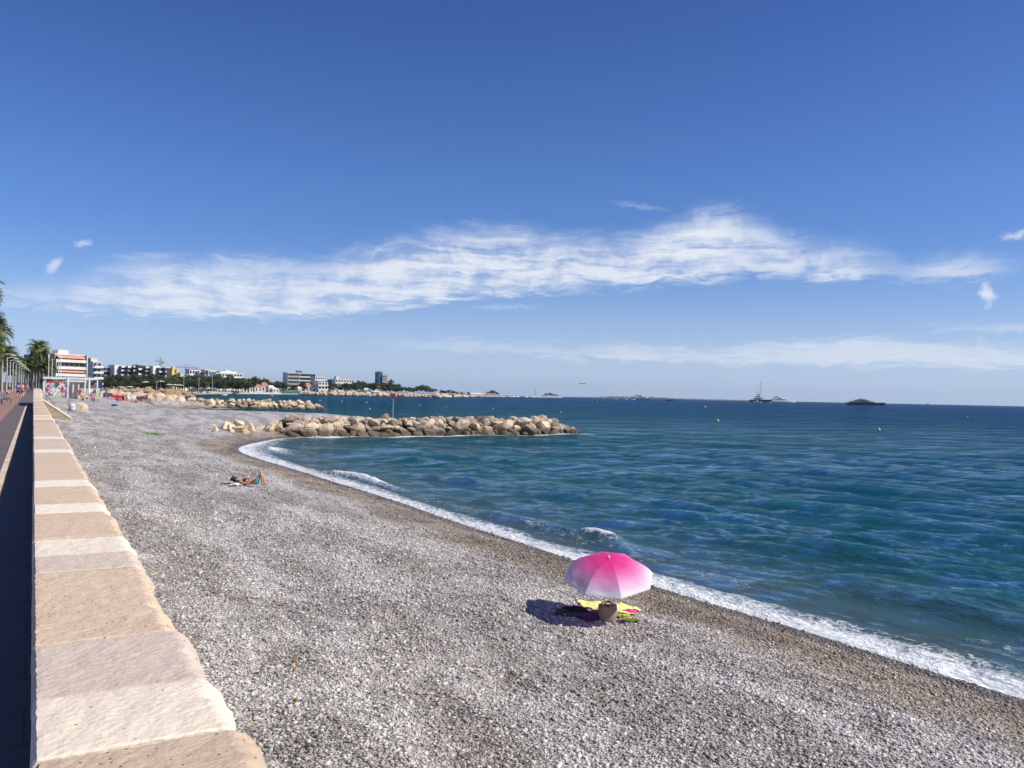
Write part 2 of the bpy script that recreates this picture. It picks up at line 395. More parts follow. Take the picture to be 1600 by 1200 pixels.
# --- sea
def sea_mat():
    m_ = bpy.data.materials.new('sea_water'); m_.use_nodes = True; t = NT(m_.node_tree); b = t.n['Principled BSDF']
    out = t.n['Material Output']
    co = t.node('ShaderNodeTexCoord').outputs['Object']
    off = t.node('ShaderNodeAttribute', attribute_name='offshore').outputs['Fac']
    fo = t.node('ShaderNodeAttribute', attribute_name='foam').outputs['Fac']
    far = t.node('ShaderNodeAttribute', attribute_name='far').outputs['Fac']
    hgt = t.node('ShaderNodeAttribute', attribute_name='swell').outputs['Fac']
    pn = t.noise(t.mapping(co, rot=(0, 0, R(25)), scale=(.7, .25, 1)), .09, 5, .6)
    o2 = t.m('MULTIPLY', off, t.m('ADD', t.m('MULTIPLY', pn, 1.2), .4))
    c = t.ramp(t.m('DIVIDE', o2, 400., clamp=True), [(0, (.075, .10, .09)), (.007, (.042, .088, .080)), (.02, (.008, .068, .064)), (.06, (.003, .058, .074)), (.2, (.002, .048, .090)), (.6, (.003, .042, .11)), (1, (.003, .036, .105))])
    c = t.mix(t.m('MULTIPLY', t.sstep(hgt, .06, .26), .45), c, (.012, .115, .105))
    # ripples: three sizes, each kept to the distance where it can be seen
    q = t.mapping(co, rot=(0, 0, R(-24)), scale=(1.0, .42, 1))
    n1 = t.noise(q, 6, 4, .65, .6); n2 = t.noise(q, 1.0, 7, .72, .6); n3 = t.noise(t.mapping(co, rot=(0, 0, R(-30)), scale=(1, .40, 1)), .30, 7, .72, .6)
    h = t.m('ADD', t.m('MULTIPLY', n1, .045), t.m('ADD', t.m('MULTIPLY', n2, .32), t.m('MULTIPLY', n3, t.m('MULTIPLY_ADD', far, 1.1, .40))))
    # foam
    f1 = t.noise(t.mapping(co, scale=(1, .6, 1)), 2.2, 8, .72, 1.2); f2 = t.noise(co, 9, 6, .7, .6)
    lace = t.voro(t.mapping(t.node('ShaderNodeVectorMath', operation='ADD', inp={0: co, 1: t.noise(co, 2.5, 3, .6, 0, 1)}).outputs[0], scale=(1, .7, 1)), 3.2, 'DISTANCE_TO_EDGE')
    lc = t.sstep(lace.outputs['Distance'], .16, .02)
    fm = t.m('ADD', fo, t.m('MULTIPLY_ADD', f1, 1.1, -.55)); fm = t.m('ADD', fm, t.m('MULTIPLY_ADD', f2, .5, -.25))
    solid = t.sstep(fm, .44, .78); web = t.m('MULTIPLY', t.sstep(fm, .16, .50), lc)
    # scattered whitecaps out at sea
    wn = t.noise(t.mapping(co, rot=(0, 0, R(30)), scale=(.9, .30, 1)), .34, 7, .68, .3)
    cap = t.m('MULTIPLY', t.sstep(wn, .675, .71), t.sstep(off, 35, 80)); 
    foam = t.m('MAXIMUM', t.m('MAXIMUM', solid, t.m('MULTIPLY', web, .75)), t.m('MULTIPLY', cap, .8), clamp=True)
    c = t.mix(foam, c, t.mix(t.sstep(f2, .35, .6), (.52, .57, .58), (.86, .87, .87)))
    t.n.remove(b); nrm = t.bump(h, 1, 1)
    df = t.node('ShaderNodeBsdfDiffuse', inp={'Color': c, 'Normal': t.bump(h, .8, 1)})
    gl = t.node('ShaderNodeBsdfGlossy', inp={'Color': (.72, .92, .97, 1), 'Roughness': .06, 'Normal': nrm})
    fr = t.node('ShaderNodeFresnel', inp={'IOR': 1.33, 'Normal': nrm}).outputs[0]
    fr = t.m('MINIMUM', t.m('MULTIPLY', t.m('POWER', fr, 1.45), t.sstep(far, 0, .8, .72, .24)), t.sstep(far, 0, .7, .42, .16))
    gust = t.noise(t.mapping(co, rot=(0, 0, R(33)), scale=(.22, 1, 1)), .16, 9, .70, .3); gus2 = t.noise(t.mapping(co, rot=(0, 0, R(33)), scale=(.22, 1, 1)), .9, 7, .70, .4)
    fr = t.m('MULTIPLY', fr, t.m('MULTIPLY', t.sstep(gust, .34, .66, .5, 1.4), t.sstep(gus2, .36, .64, .55, 1.45)))
    mx = t.node('ShaderNodeMixShader', inp={0: t.m('MULTIPLY', fr, t.m('SUBTRACT', 1, foam)), 1: df.outputs[0], 2: gl.outputs[0]})
    t.l.new(mx.outputs[0], out.inputs[0])
    return m_
M_SEA = sea_mat()
az_l = np.radians(np.concatenate([np.linspace(-40, -1, 14)[:-1], np.arange(-1, 63, .13), np.linspace(63, 150, 60)]))
rr = [7.]
while rr[-1] < 26000: rr.append(rr[-1]+min(max(.05, rr[-1]**2/5852*1.05), rr[-1]*.035))
rr = np.array(rr); AA, RR = np.meshgrid(az_l, rr); X = (np.sin(AA)*RR).ravel(); Y = (np.cos(AA)*RR).ravel(); RRr = RR.ravel()
DRr = np.repeat(np.gradient(rr), len(az_l))
D = np.full(X.shape, -5000.); nr = RRr < 6000; D[nr] = sdist(X[nr], Y[nr]); OFF = np.maximum(-D, 0)
Zs = np.zeros_like(X); wr = np.random.RandomState(5)
damp = np.clip(OFF/5, .10, 1)
for lam, amp, n, spread in ((13, .035, 2, .25), (7.5, .045, 5, .45), (4.2, .045, 8, .6), (2.3, .032, 10, .7), (1.25, .019, 12, .8), (.7, .010, 9, .9)):
    fade = np.clip((lam/(DRr+1e-6)-3)/3, 0, 1)
    msk = fade > 0
    for j in range(n):
        l = lam*wr.uniform(.8, 1.25); a = math.pi+R(24)+wr.normal(0, spread*.6); k = 2*math.pi/l; ph = wr.uniform(0, 6.28)
        arg = k*(X[msk]*math.cos(a)+Y[msk]*math.sin(a))+ph+2.2*fbm(X[msk]/l/3+j*3, Y[msk]/l/3+j, 2)
        s_ = np.sin(arg); Zs[msk] += amp/math.sqrt(n)*1.25*(s_-.30*np.cos(2*arg))*fade[msk]
Zs *= damp
swell = Zs.copy()
FO = np.zeros_like(X)
# swash band along the near shore: its width changes along the beach
wd = np.interp(Y, [-20, 0, 8, 13, 18, 22, 28, 33, 37, 42, 46, 55, 62, 68, 74, 80, 88, 110, 180, 205, 215, 3000], [1.6, 1.5, 1.25, 1.2, 1.0, .95, .7, .75, 1.0, 1.0, .9, 1.5, 2.6, 3.2, 2.2, 1.0, .8, .7, .9, 1.2, .7, .7])
wn_ = wd*(.65+.7*fbm(X*.5, Y*.45, 3))
near = (OFF < 30) & (Y < 1500)
FO = np.where(near, np.clip(1.02-.62*OFF/(wn_*.66), 0, 1.02), 0)
FO = np.maximum(FO, np.where(near, .24*np.exp(-((OFF-wn_*1.4-.5)/.7)**2)*(fbm(X*.3+9, Y*.16, 3) > .47), 0))
Zs += np.where(near & (D < 0), .10*np.exp(-((OFF-wn_*.55)/(.4*wn_))**2)*(.5+fbm(X*2, Y*2, 3)), 0)
# breakers: (y0, y1, offshore, height, half width, foam)
for y0, y1, o0, hh, hw, ff in ((35.5, 45.0, .9, .36, .45, 1.25), (18.2, 31, 1.9, .26, .6, .0), (20.3, 22.2, 2.0, .18, .36, 1.1), (57, 66, 2.2, .2, .9, .8), (6, 15, 4.4, .12, .8, .12), (2, 40, 8.5, .17, 1.5, 0), (30, 75, 10, .14, 1.5, 0), (15, 60, 14.5, .15, 2., 0)):
    t_ = np.clip((Y-y0)/(y1-y0), 0, 1); env = np.sin(math.pi*t_)**.7*(Y > y0)*(Y < y1)
    c0 = o0+.35*(fbm(Y*.3, Y*0+o0, 2)-.5)*3
    dx = OFF-c0; g = np.exp(-(dx/np.where(dx < 0, hw*.55, hw*1.5))**2)*env*(D < 0)
    rough = .75+.5*fbm(X*3.5, Y*3.5, 3) if ff > .5 else .85+.3*fbm(X*.8, Y*.5, 3)
    Zs += hh*g*rough; swell += hh*g*.9*(ff < .5)
    FO = np.maximum(FO, ff*g*(.55+.8*fbm(X*1.3, Y*1.1, 4)))
# foam ring where the sea meets the groynes
for (x0, y0), (x1, y1) in (((21, 80), (57.5, 83.8)), ((37, 208.5), (64, 208.5))):
    dx, dy = x1-x0, y1-y0; L = dx*dx+dy*dy; t_ = np.clip(((X-x0)*dx+(Y-y0)*dy)/L, 0, 1)
    q_ = np.hypot(X-x0-t_*dx, Y-y0-t_*dy); FO = np.maximum(FO, np.where(nr, 1.1*np.exp(-(q_/1.1)**2)*(.35+.95*fbm(X*.35, Y*.35, 3)), 0))
Zs = np.where(D > -.0, Zs*.15, Zs); Zs = np.where(D > 1, -.02-.05*np.clip(D, 0, 5), Zs)
na = len(az_l); i = (np.arange(len(rr)-1)[:, None]*na+np.arange(na-1)[None, :]).ravel(); Fq = np.stack([i, i+1, i+1+na, i+na], 1)
keep = D[Fq].min(1) < 6
V, Fk, at_ = compact(np.stack([X, Y, Zs], 1), Fq[keep], {'offshore': OFF, 'foam': FO, 'far': np.clip((RRr-30)/300, 0, 1), 'swell': swell})
sea = np_mesh('sea', V, Fk[:, ::-1], [M_SEA], attrs=at_); props(sea, kind='structure')

# --- land behind and beyond the beach
def land_mat():
    m_ = bpy.data.materials.new('land'); m_.use_nodes = True; t = NT(m_.node_tree); b = t.n['Principled BSDF']
    co = t.node('ShaderNodeTexCoord').outputs['Object']; dn = t.node('ShaderNodeAttribute', attribute_name='inland').outputs['Fac']
    sh = t.mix(t.noise(co, .4, 5, .7), (.27, .25, .23), (.42, .40, .37)); gr = t.mix(t.noise(co, .05, 5, .7), (.05, .065, .03), (.16, .14, .09))
    t.l.new(t.mix(t.sstep(dn, 34, 44), sh, gr), b.inputs['Base Color']); b.inputs['Roughness'].default_value = .9
    return m_
M_LAND = land_mat()
fr = [p for p in SHS if p[1] > 226]; rows = [(0, -.4), (5, .6), (14, 1.7), (34, 2.2), (60, 3.0), (400, 5), (1800, 14)]
V = []; dl = []
for j, p in enumerate(fr):
    a = fr[max(0, j-1)]; b_ = fr[min(len(fr)-1, j+1)]; n = Vector((-(b_[1]-a[1]), b_[0]-a[0], 0)).normalized()
    n2 = Vector((-.62, .78, 0))
    for o_, z_ in rows:
        q = Vector((p[0], p[1], 0))+(n if o_ < 100 else (n*.2+n2*.8))*o_
        V.append((q.x, q.y, z_)); dl.append(o_)
nr_ = len(rows); Fq = [(j*nr_+k, j*nr_+k+1, (j+1)*nr_+k+1, (j+1)*nr_+k) for j in range(len(fr)-1) for k in range(nr_-1)]
ld = np_mesh('ground', V, Fq, [M_LAND], smooth=False, attrs={'inland': np.array(dl, float)}); props(ld, kind='structure')
ld2 = np_mesh('ground', [(-9.2, -30, 2.5), (-9.2, 1200, 2.6), (-1800, 1200, 9), (-1800, -30, 9), (-9.2, 150, 2.5), (0.2, 150, 2.35), (60, 520, 2.6), (-1000, 1200, 9)], [(0, 1, 2, 3), (4, 5, 6, 7)], [mat('planting_soil', (.10, .10, .055), .95, .4, .3)], smooth=False); props(ld2, kind='structure')
bk = np_mesh('ground', [(0.2, 150, 2.2), (9, 195, 2.1), (14, 232, 1.9), (0, 260, 2.3), (60, 520, 2.55), (-60, 520, 2.55)], [(0, 1, 2, 3), (3, 2, 4, 5)], [mat('upper_beach', (.36, .34, .31), .95, .25, .8)], smooth=False); props(bk, kind='structure')

# far airport shore: a low strip on the horizon, and faint hills far inland
hb = MB()
for k, (xa, xb, dp, hh) in enumerate(((875, 1245, 6200, 7), (930, 1060, 7400, 16))):
    n = 40
    for j in range(n):
        a = at(xa+(xb-xa)*j/n, dp); b_ = at(xa+(xb-xa)*(j+1)/n, dp); f = (math.sin(math.pi*(j+.5)/n)**.35)
        h_ = hh*f*(.8+.4*rnd.random()); off = Vector((300, 500, 0))
        hb.add([(a.x, a.y, -1), (b_.x, b_.y, -1), (b_.x, b_.y, h_), (a.x, a.y, h_), (b_.x+off.x, b_.y+off.y, h_), (a.x+off.x, a.y+off.y, h_)], [(0, 1, 2, 3), (3, 2, 4, 5)])
hl = hb.build('far_shore', mat('far_shore', (.42, .37, .30), .9, .3, .004)); props(hl, kind='structure')
V = []; n = 60
for j in range(n+1):
    x = 20+(j/n)*560; b0 = at(x, 9000); b1 = at(x, 11500)
    h_ = np.interp(x, [20, 90, 150, 165, 180, 200, 240, 300, 380, 470, 580], [150, 230, 245, 282, 262, 230, 205, 175, 140, 95, 20])+14*math.sin(j*1.3)
    V += [(b0.x, b0.y, 0), (b0.x*1.08, b0.y*1.08, h_*.62), (b1.x, b1.y, h_), (b1.x*1.2, b1.y*1.2, 0)]
hills = np_mesh('hills', V, [(j*4+k, (j+1)*4+k, (j+1)*4+k+1, j*4+k+1) for j in range(n) for k in range(3)], [mat('hill_scrub', (.07, .085, .05), .95, .3, .002)]); props(hills, kind='structure')

# ================================================================== PROMENADE AND SEA WALL
PZ = 2.92; WT = 3.40         # promenade level, top of the wall
def sheet(name, x0, x1, y0, y1, z, m_):
    o = np_mesh(name, [(x0, y0, z), (x1, y0, z), (x1, y1, z), (x0, y1, z)], [(0, 1, 2, 3)], [m_], smooth=False); return props(o, kind='structure')
def paving_mat(name, ca, cb, sxx, syy):
    m_ = bpy.data.materials.new(name); m_.use_nodes = True; t = NT(m_.node_tree); b = t.n['Principled BSDF']
    co = t.node('ShaderNodeTexCoord').outputs['Object']
    br = t.node('ShaderNodeTexBrick', inp={'Vector': co, 'Color1': (*ca, 1), 'Color2': (*cb, 1), 'Mortar': (*[c*.5 for c in ca], 1), 'Scale': 1., 'Mortar Size': .006, 'Brick Width': sxx, 'Row Height': syy})
    c = t.mix(t.m('MULTIPLY', t.noise(co, 3, 6, .7), .5), br.outputs[0], tuple(c*.65 for c in ca))
    t.l.new(c, b.inputs['Base Color']); b.inputs['Roughness'].default_value = .85
    t.l.new(t.bump(br.outputs['Fac'], -.3, .01), b.inputs['Normal']); return m_
sheet('promenade', -9.2, -1.12, -8, 420, PZ-.004, paving_mat('terracotta_paving', (.36, .20, .155), (.30, .175, .14), .4, .2))
sheet('promenade', -1.12, .1, -8, 230, PZ, paving_mat('grey_brown_paving', (.155, .125, .115), (.12, .10, .095), .9, .45))
sheet('ground', -60, 70, -60, -7.9, 2.3, mat('planting_soil', (0, 0, 0)))
kb = MB(); y = -6.
while y < 84:
    L = rnd.uniform(.9, 1.3); kb.box(-.43-.02, y, PZ-.1, -.36, y+L-.012, PZ+.018); y += L
M_KERB = mat('pale_kerb_stone', (.62, .52, .40), .8, .15, 4, .3, 30)
kb.build('kerb', M_KERB)['kind'] = 'structure'

def stone_mat(name, c, c2, speck, rough=.8, bumpk=.5):
    m_ = bpy.data.materials.new(name); m_.use_nodes = True; t = NT(m_.node_tree); b = t.n['Principled BSDF']
    co = t.node('ShaderNodeTexCoord').outputs['Object']
    n1 = t.noise(co, 3.1, 6, .65); n2 = t.noise(t.mapping(co, rot=(0, 0, .7), scale=(1, 2.2, 1)), 26, 6, .7); n3 = t.noise(co, 70, 3, .6)
    cc = t.mix(t.sstep(n1, .3, .7), c, c2); cc = t.mix(t.m('MULTIPLY', t.sstep(n2, .45, .75), .35), cc, tuple(q*.72 for q in c))
    vo = t.voro(co, 42); pit = t.m('MULTIPLY', t.sstep(vo.outputs['Distance'], .30, .12), t.sstep(t.node('ShaderNodeSeparateColor', inp={0: vo.outputs['Color']}).outputs[0], 1-speck, 1-speck+.03))
    cc = t.mix(t.m('MULTIPLY', pit, .8), cc, (.15, .10, .06))
    dk = t.m('MULTIPLY', t.sstep(n3, .60, .72), .25); cc = t.mix(dk, cc, tuple(q*.45 for q in c))
    t.l.new(cc, b.inputs['Base Color']); b.inputs['Roughness'].default_value = rough
    h = t.m('ADD', t.m('MULTIPLY', n2, .6), t.m('SUBTRACT', t.m('MULTIPLY', n3, .35), t.m('MULTIPLY', pit, .4)))
    t.l.new(t.bump(h, bumpk, .02), b.inputs['Normal']); return m_
STN = dict(cream=stone_mat('cream_limestone', (.80, .69, .53), (.74, .63, .50), .05), pink=stone_mat('pinkish_limestone', (.62, .50, .40), (.56, .455, .365), .08),
           tan=stone_mat('tan_limestone', (.64, .49, .345), (.59, .445, .31), .35), brown=stone_mat('brown_limestone', (.57, .44, .31), (.52, .395, .275), .30), light=stone_mat('light_limestone', (.84, .74, .59), (.78, .67, .53), .04))
wall = empty('sea_wall', (.3, 0, 0), 'long low sea wall of pale limestone blocks between promenade and beach', 'wall')
# block joints measured along the wall: (end of block, tone)
JT = [(-4.6, 'tan'), (-3.2, 'pink'), (-1.8, 'cream'), (-.6, 'tan'), (.7, 'pink'), (1.7, 'cream'), (2.60, 'brown'), (3.10, 'cream'), (3.77, 'pink'), (5.19, 'tan'), (5.69, 'pink'), (6.33, 'cream'), (7.6, 'tan'), (8.2, 'light'),
      (9.65, 'tan'), (10.3, 'light'), (14.7, 'tan'), (15.4, 'light'), (17.0, 'pink'), (18.4, 'tan'), (19.2, 'light')]
tones = ['tan', 'cream', 'pink', 'tan', 'light', 'brown', 'tan', 'cream', 'pink']; y = 19.2
while y < 84: y += rnd.choice((.8, 1.1, 1.5, 2.1)); JT.append((min(y, 84), rnd.choice(tones)))
y0 = -6.
def top_rise(y): return float(np.interp(y, [0, 69, 71.5, 84], [0, 0, .70, .76]))
for (y1, tn) in JT:
    L = y1-y0
    if L < .12: continue
    seg = max(4, int(L/.013)) if y1 < 6.5 else max(4, int(L/.03)) if y1 < 12 else max(3, int(L/.1)); lowr = y1 < 12
    rngp = rnd.random()*50; ztop = WT+rnd.uniform(-.004, .005)
    xl = .022+rnd.uniform(-.003, .003); xr = .300+rnd.uniform(-.012, .012)+.262
    rings = []
    for j in range(seg+1):
        yy = y0+.004+(L-.008)*j/seg; tt = j/seg
        n_ = lambda s, k=0: mnoise.noise(Vector((yy*s, rngp, k)))
        endp = min(tt, 1-tt)*L; rr_ = .006*max(0, 1-endp/.015)
        xe = xr+.022*n_(2.3)+.022*n_(8, 3)+.016*n_(24, 5); cut = .028+.030*abs(n_(5, 7))+.012*n_(19, 2)
        ch = .010*n_(30, 8)
        zt = ztop+top_rise(yy)-rr_
        xs = [xl+.003+.004*n_(22, 1)]
        nx = (30 if y1 < 6.5 else 14) if lowr else 4
        ring = [(xs[0]-.001, WT-.17), (xs[0], zt-.014), (xs[0]+.010, zt-.001)]
        for q in range(1, nx+1):
            x_ = xs[0]+.010+(xe-cut-xs[0]-.010)*q/nx
            dz = (.0045*mnoise.noise(Vector((x_*16, yy*11, rngp)))+.003*mnoise.noise(Vector((x_*45, yy*45, rngp)))) if lowr else 0
            ring.append((x_, zt+dz+(-.004 if q == nx else 0)))
        ring += [(xe-cut*.35+ch, zt-.016-.02*abs(n_(11, 4))), (xe+.012+ch, zt-.048+.012*n_(13, 6)), (xe+.03+.02*n_(6, 9), zt-.10), (xe+.012, WT-.17)]
        rings.append([Vector((a-.3, yy, b)) for a, b in ring])
    mb = MB(); mb.loft(rings); mb.build('coping_stone', STN[tn], wall, smooth=False)
    y0 = y1
mb = MB(); mb.box(.05-.3, -6, .4, .585-.3, 66, WT-.165); mb.box(.05-.3, 66.0, .4, .585-.3, 84, WT-.165)

mb.add([(-.24, 70, WT-.2), (.27, 70, WT-.2), (.27, 84, WT-.2), (-.24, 84, WT-.2), (-.24, 71.5, WT+.56), (.27, 71.5, WT+.56), (.27, 84, WT+.62), (-.24, 84, WT+.62)], [(0, 1, 2, 3), (4, 5, 6, 7), (0, 1, 5, 4), (1, 2, 6, 5), (2, 3, 7, 6), (3, 0, 4, 7)])
def masonry():
    m_ = bpy.data.materials.new('wall_masonry'); m_.use_nodes = True; t = NT(m_.node_tree); b = t.n['Principled BSDF']
    co = t.node('ShaderNodeTexCoord').outputs['Object']; sp = t.node('ShaderNodeSeparateXYZ', inp={0: co})
    cv = t.node('ShaderNodeCombineXYZ', inp={0: t.m('ADD', sp.outputs[0], sp.outputs[1]), 1: sp.outputs[2]}).outputs[0]
    br = t.node('ShaderNodeTexBrick', inp={'Vector': cv, 'Color1': (.46, .37, .27, 1), 'Color2': (.34, .27, .20, 1), 'Mortar': (.22, .18, .14, 1), 'Scale': 1., 'Mortar Size': .015, 'Brick Width': .8, 'Row Height': .35})
    t.l.new(t.mix(t.m('MULTIPLY', t.noise(co, 6, 5, .7), .5), br.outputs[0], (.28, .23, .17)), b.inputs['Base Color']); b.inputs['Roughness'].default_value = .9
    t.l.new(t.bump(t.noise(co, 8, 6, .7), .8, .05), b.inputs['Normal']); return m_
M_MAS = masonry(); mb.build('wall_base', M_MAS, wall)
# beach stair with its sloping parapet
st = empty('beach_stair', (.62, 73.5, 0), 'pale stone stair with sloping parapet leading from the wall down to the beach', 'stair')
mb = MB(); n = 8; z0 = 1.72
for k in range(n):
    mb.box(k*.25, 0.32, z0-.8, k*.25+.25, 1.9, 3.25-(3.25-z0-.05)*(k+1)/n)
mb.build('steps', M_MAS, st)
mb = MB(); mb.prism([(0, z0-.8), (1.95, z0-.8), (1.95, z0+.22), (0, 3.32)], 0, .30); mb.build('parapet', M_MAS, st)
mb = MB(); mb.prism([(0, 3.322), (1.96, z0+.222), (2.05, z0+.28), (1.93, z0+.39), (0, 3.46)], -.04, .34); mb.build('parapet_coping', STN['light'], st)
mb = MB(); mb.tube([(.0, 1.8, 3.9), (.3, 1.8, 3.7), (.9, 1.8, 2.9)], .03); 0 and mb.tube([(.0, 1.8, 4.25), (.5, 1.8, 4.1), (2.2, 1.8, 2.6)], .03); mb.tube([(.3, 1.8, 3.7), (.3, 1.8, 2.7)], .025); mb.tube([(.9, 1.8, 2.9), (.9, 1.8, 2.0)], .025)
mb.build('handrail', mat('brown_rail', (.18, .12, .09), .5), st)

# ================================================================== BOULDERS
ORD = ['first', 'second', 'third', 'fourth', 'fifth', 'sixth', 'seventh', 'eighth', 'ninth', 'tenth', 'eleventh', 'twelfth', 'thirteenth', 'fourteenth', 'fifteenth', 'sixteenth', 'seventeenth', 'eighteenth', 'nineteenth']
def ordn(k):
    if k < 19: return ORD[k]
    tens = ['twent', 'thirt', 'fort', 'fift', 'sixt', 'sevent', 'eight', 'ninet']; a, b_ = divmod(k+1, 10)
    return tens[a-2]+('ieth' if b_ == 0 else 'y-'+ORD[b_-1]) if k+1 < 100 else 'hundredth'
def boulder_mesh(seed, sub=3):
    q = np.random.RandomState(seed); b = bmesh.new(); bmesh.ops.create_icosphere(b, subdivisions=sub, radius=1)
    v = np.array([x.co[:] for x in b.verts]); f = [[x.index for x in g.verts] for g in b.faces]; b.free()
    pn = q.normal(size=(10, 3)); pn /= np.linalg.norm(pn, axis=1)[:, None]; pd_ = q.uniform(.50, .95, 10)
    dt = np.clip(v@pn.T, 1e-3, None); rad = pd_[None]/dt; rad = -np.log(np.exp(-rad*55).sum(1))/55; rad = np.clip(rad, .4, 1.25)
    ns = np.array([mnoise.fractal(Vector(p)*2.2+Vector((seed*3, 0, 0)), 1, 2, 4) for p in v]); rad = rad*(1+.09*ns)
    v = v*rad[:, None]*np.array([q.uniform(1.0, 1.35), q.uniform(.8, 1.05), q.uniform(.62, .9)])
    me = bpy.data.meshes.new('boulder'); me.from_pydata(v.tolist(), [], f); me.polygons.foreach_set('use_smooth', [False]*len(f))
    me.update(); return me
def rock_mat(name, hi, lo, wetline):
    m_ = bpy.data.materials.new(name); m_.use_nodes = True; t = NT(m_.node_tree); b = t.n['Principled BSDF']
    co = t.node('ShaderNodeTexCoord').outputs['Object']; pos = t.node('ShaderNodeNewGeometry').outputs['Position']
    oi = t.node('ShaderNodeObjectInfo'); r_ = oi.outputs['Random']
    cl_ = t.node('ShaderNodeVectorMath', operation='ADD', inp={0: co, 1: oi.outputs['Location']}).outputs[0]
    n1 = t.noise(cl_, 1.6, 6, .68); n2 = t.noise(cl_, 5.5, 5, .7)
    base = t.ramp(r_, [(0, lo), (.3, tuple(.5*(a+b_) for a, b_ in zip(hi, lo))), (.6, hi), (1, tuple(min(.8, a*1.18) for a in hi))])
    c = t.mix(t.sstep(n1, .52, .72), base, tuple(q*.5 for q in lo)); c = t.mix(t.m('MULTIPLY', t.sstep(n2, .5, .75), .4), c, tuple(q*.75 for q in hi))
    z = t.node('ShaderNodeSeparateXYZ', inp={0: pos}).outputs[2]
    wet = t.sstep(t.m('ADD', z, t.m('MULTIPLY', t.m('SUBTRACT', n1, .5), .9)), wetline+.35, wetline-.25)
    c = t.mix(t.m('MULTIPLY', wet, .85), c, (.060, .040, .022)); t.l.new(c, b.inputs['Base Color']); b.inputs['Roughness'].default_value = .85
    t.l.new(t.bump(t.noise(cl_, 7, 6, .7), .9, .09), b.inputs['Normal']); return m_
M_RK1 = rock_mat('breakwater_limestone', (.62, .49, .345), (.24, .175, .12), .68); M_RK2 = rock_mat('far_limestone', (.62, .49, .345), (.29, .215, .145), .45)
M_RK4 = rock_mat('dry_limestone', (.74, .58, .39), (.56, .42, .27), -3)
BM3 = [boulder_mesh(70+k) for k in range(5)]
for me in BM3: me.materials.append(M_RK4)
def hit(px, py, d0=6., d1=260.):      # where a line of sight meets the shingle
    ts = d0*(d1/d0)**np.linspace(0, 1, 1500); d = ray(px, py); k = d.dot(Vector((math.sin(AZ), math.cos(AZ), 0)))
    x = d.x*ts/k; y = d.y*ts/k; z = CAM_H+d.z*ts/k; b_ = beach_z(x, y); j = int(np.argmax(z <= b_)); return Vector((x[j], y[j], b_[j]))
BM = [boulder_mesh(20+k) for k in range(10)]
for me in BM: me.materials.append(M_RK1)
BM2 = [boulder_mesh(50+k, 2) for k in range(8)]
for me in BM2: me.materials.append(M_RK2)
def boulder(p, s, lab, grp, pool, flat=1.):
    o = bpy.data.objects.new('boulder', rnd.choice(pool)); C.objects.link(o); o.location = p
    o.scale = (s*rnd.uniform(.85, 1.15), s*rnd.uniform(.85, 1.1), s*rnd.uniform(.8, 1.1)*flat)
    o.rotation_euler = (rnd.uniform(-.5, .5), rnd.uniform(-.5, .5), rnd.uniform(0, 6.28)); return props(o, lab, 'boulder', grp)
def groyne(p0, p1, nn, rows, grp, nm, pool, taper):
    p0 = Vector(p0); p1 = Vector(p1); d = (p1-p0); L = d.length; d.normalize(); nrm = Vector((-d.y, d.x, 0))
    for (off, z, s, rn) in rows:
        k = nn if 'far' not in rn and 'behind' not in rn else int(nn*.7)
        for j in range(k):
            f = (j+rnd.uniform(.2, .8))/k; tp = np.interp(f, *taper)
            if z*tp < z-1.2 and z > 1.2: zz = z*tp
            else: zz = z*tp
            p = p0+d*(f*L)+nrm*(off+rnd.uniform(-.25, .25)+ (1-tp)*1.2); p.z = zz+rnd.uniform(-.16, .16)
            boulder(p, s*rnd.choice((.62, .8, .95, 1.05, 1.35)), '%s boulder from the beach end %s of the %s' % (ordn(j), rn, nm), grp, pool)
groyne((20.5, 81, 0), (57.6, 84.2, 0), 38, [(0, .15, .72, 'at the waterline'), (.8, .66, .64, 'halfway up the face'), (1.7, 1.12, .60, 'high on the face'), (2.7, 1.46, .52, 'along the crest'), (4.0, 1.45, .55, 'behind the crest')],
       'boulders of the near breakwater', 'near breakwater', BM, ([0, .04, .12, .84, .93, 1], [.75, .95, 1, 1, .8, .12]))
for k, (px, py, s) in enumerate(((338, 672, .30), (352, 667, .55), (360, 671, .5), (374, 663, .62), (371, 672, .62), (389, 668, .58), (384, 674, .36), (407, 668, .35), (416, 670, .35), (424, 672, .5), (436, 672, .6), (330, 664, .25))):
    p = hit(px, py+3)
    boulder((p.x, p.y, bz(p.x, p.y)+s*.3), s*1.15, ordn(k)+' of the loose cream boulders from the left, on the shingle beside the near breakwater', 'loose boulders left of the near breakwater', BM3)
groyne((27, 208, 0), (63.5, 209.5, 0), 30, [(0, .1, 1.05, 'at the waterline'), (1.5, .95, .95, 'halfway up the face'), (3.0, 1.6, .85, 'along the crest')],
       'boulders of the second breakwater', 'second breakwater', BM2, ([0, .1, .85, 1], [.9, 1, 1, .18]))
def pile(name, label, spots, s, mt, seed=0):
    q = random.Random(seed); vs = []; fs = []
    for (x, y_, z) in spots:
        me = q.choice(BM2); M = Matrix.Translation((x, y_, z)) @ Matrix.Rotation(q.uniform(0, 6.28), 4, 'Z') @ Matrix.Rotation(q.uniform(-.5, .5), 4, 'X') @ Matrix.Scale(s*q.uniform(.7, 1.3), 4)
        k = len(vs); vs += [tuple(M @ v.co) for v in me.vertices]; fs += [tuple(i+k for i in p.vertices) for p in me.polygons]
    me = bpy.data.meshes.new(name); me.from_pydata(vs, [], fs); me.materials.append(mt); o = bpy.data.objects.new(name, me); C.objects.link(o)
    return props(o, label, 'boulders', kind='stuff')
sp = []
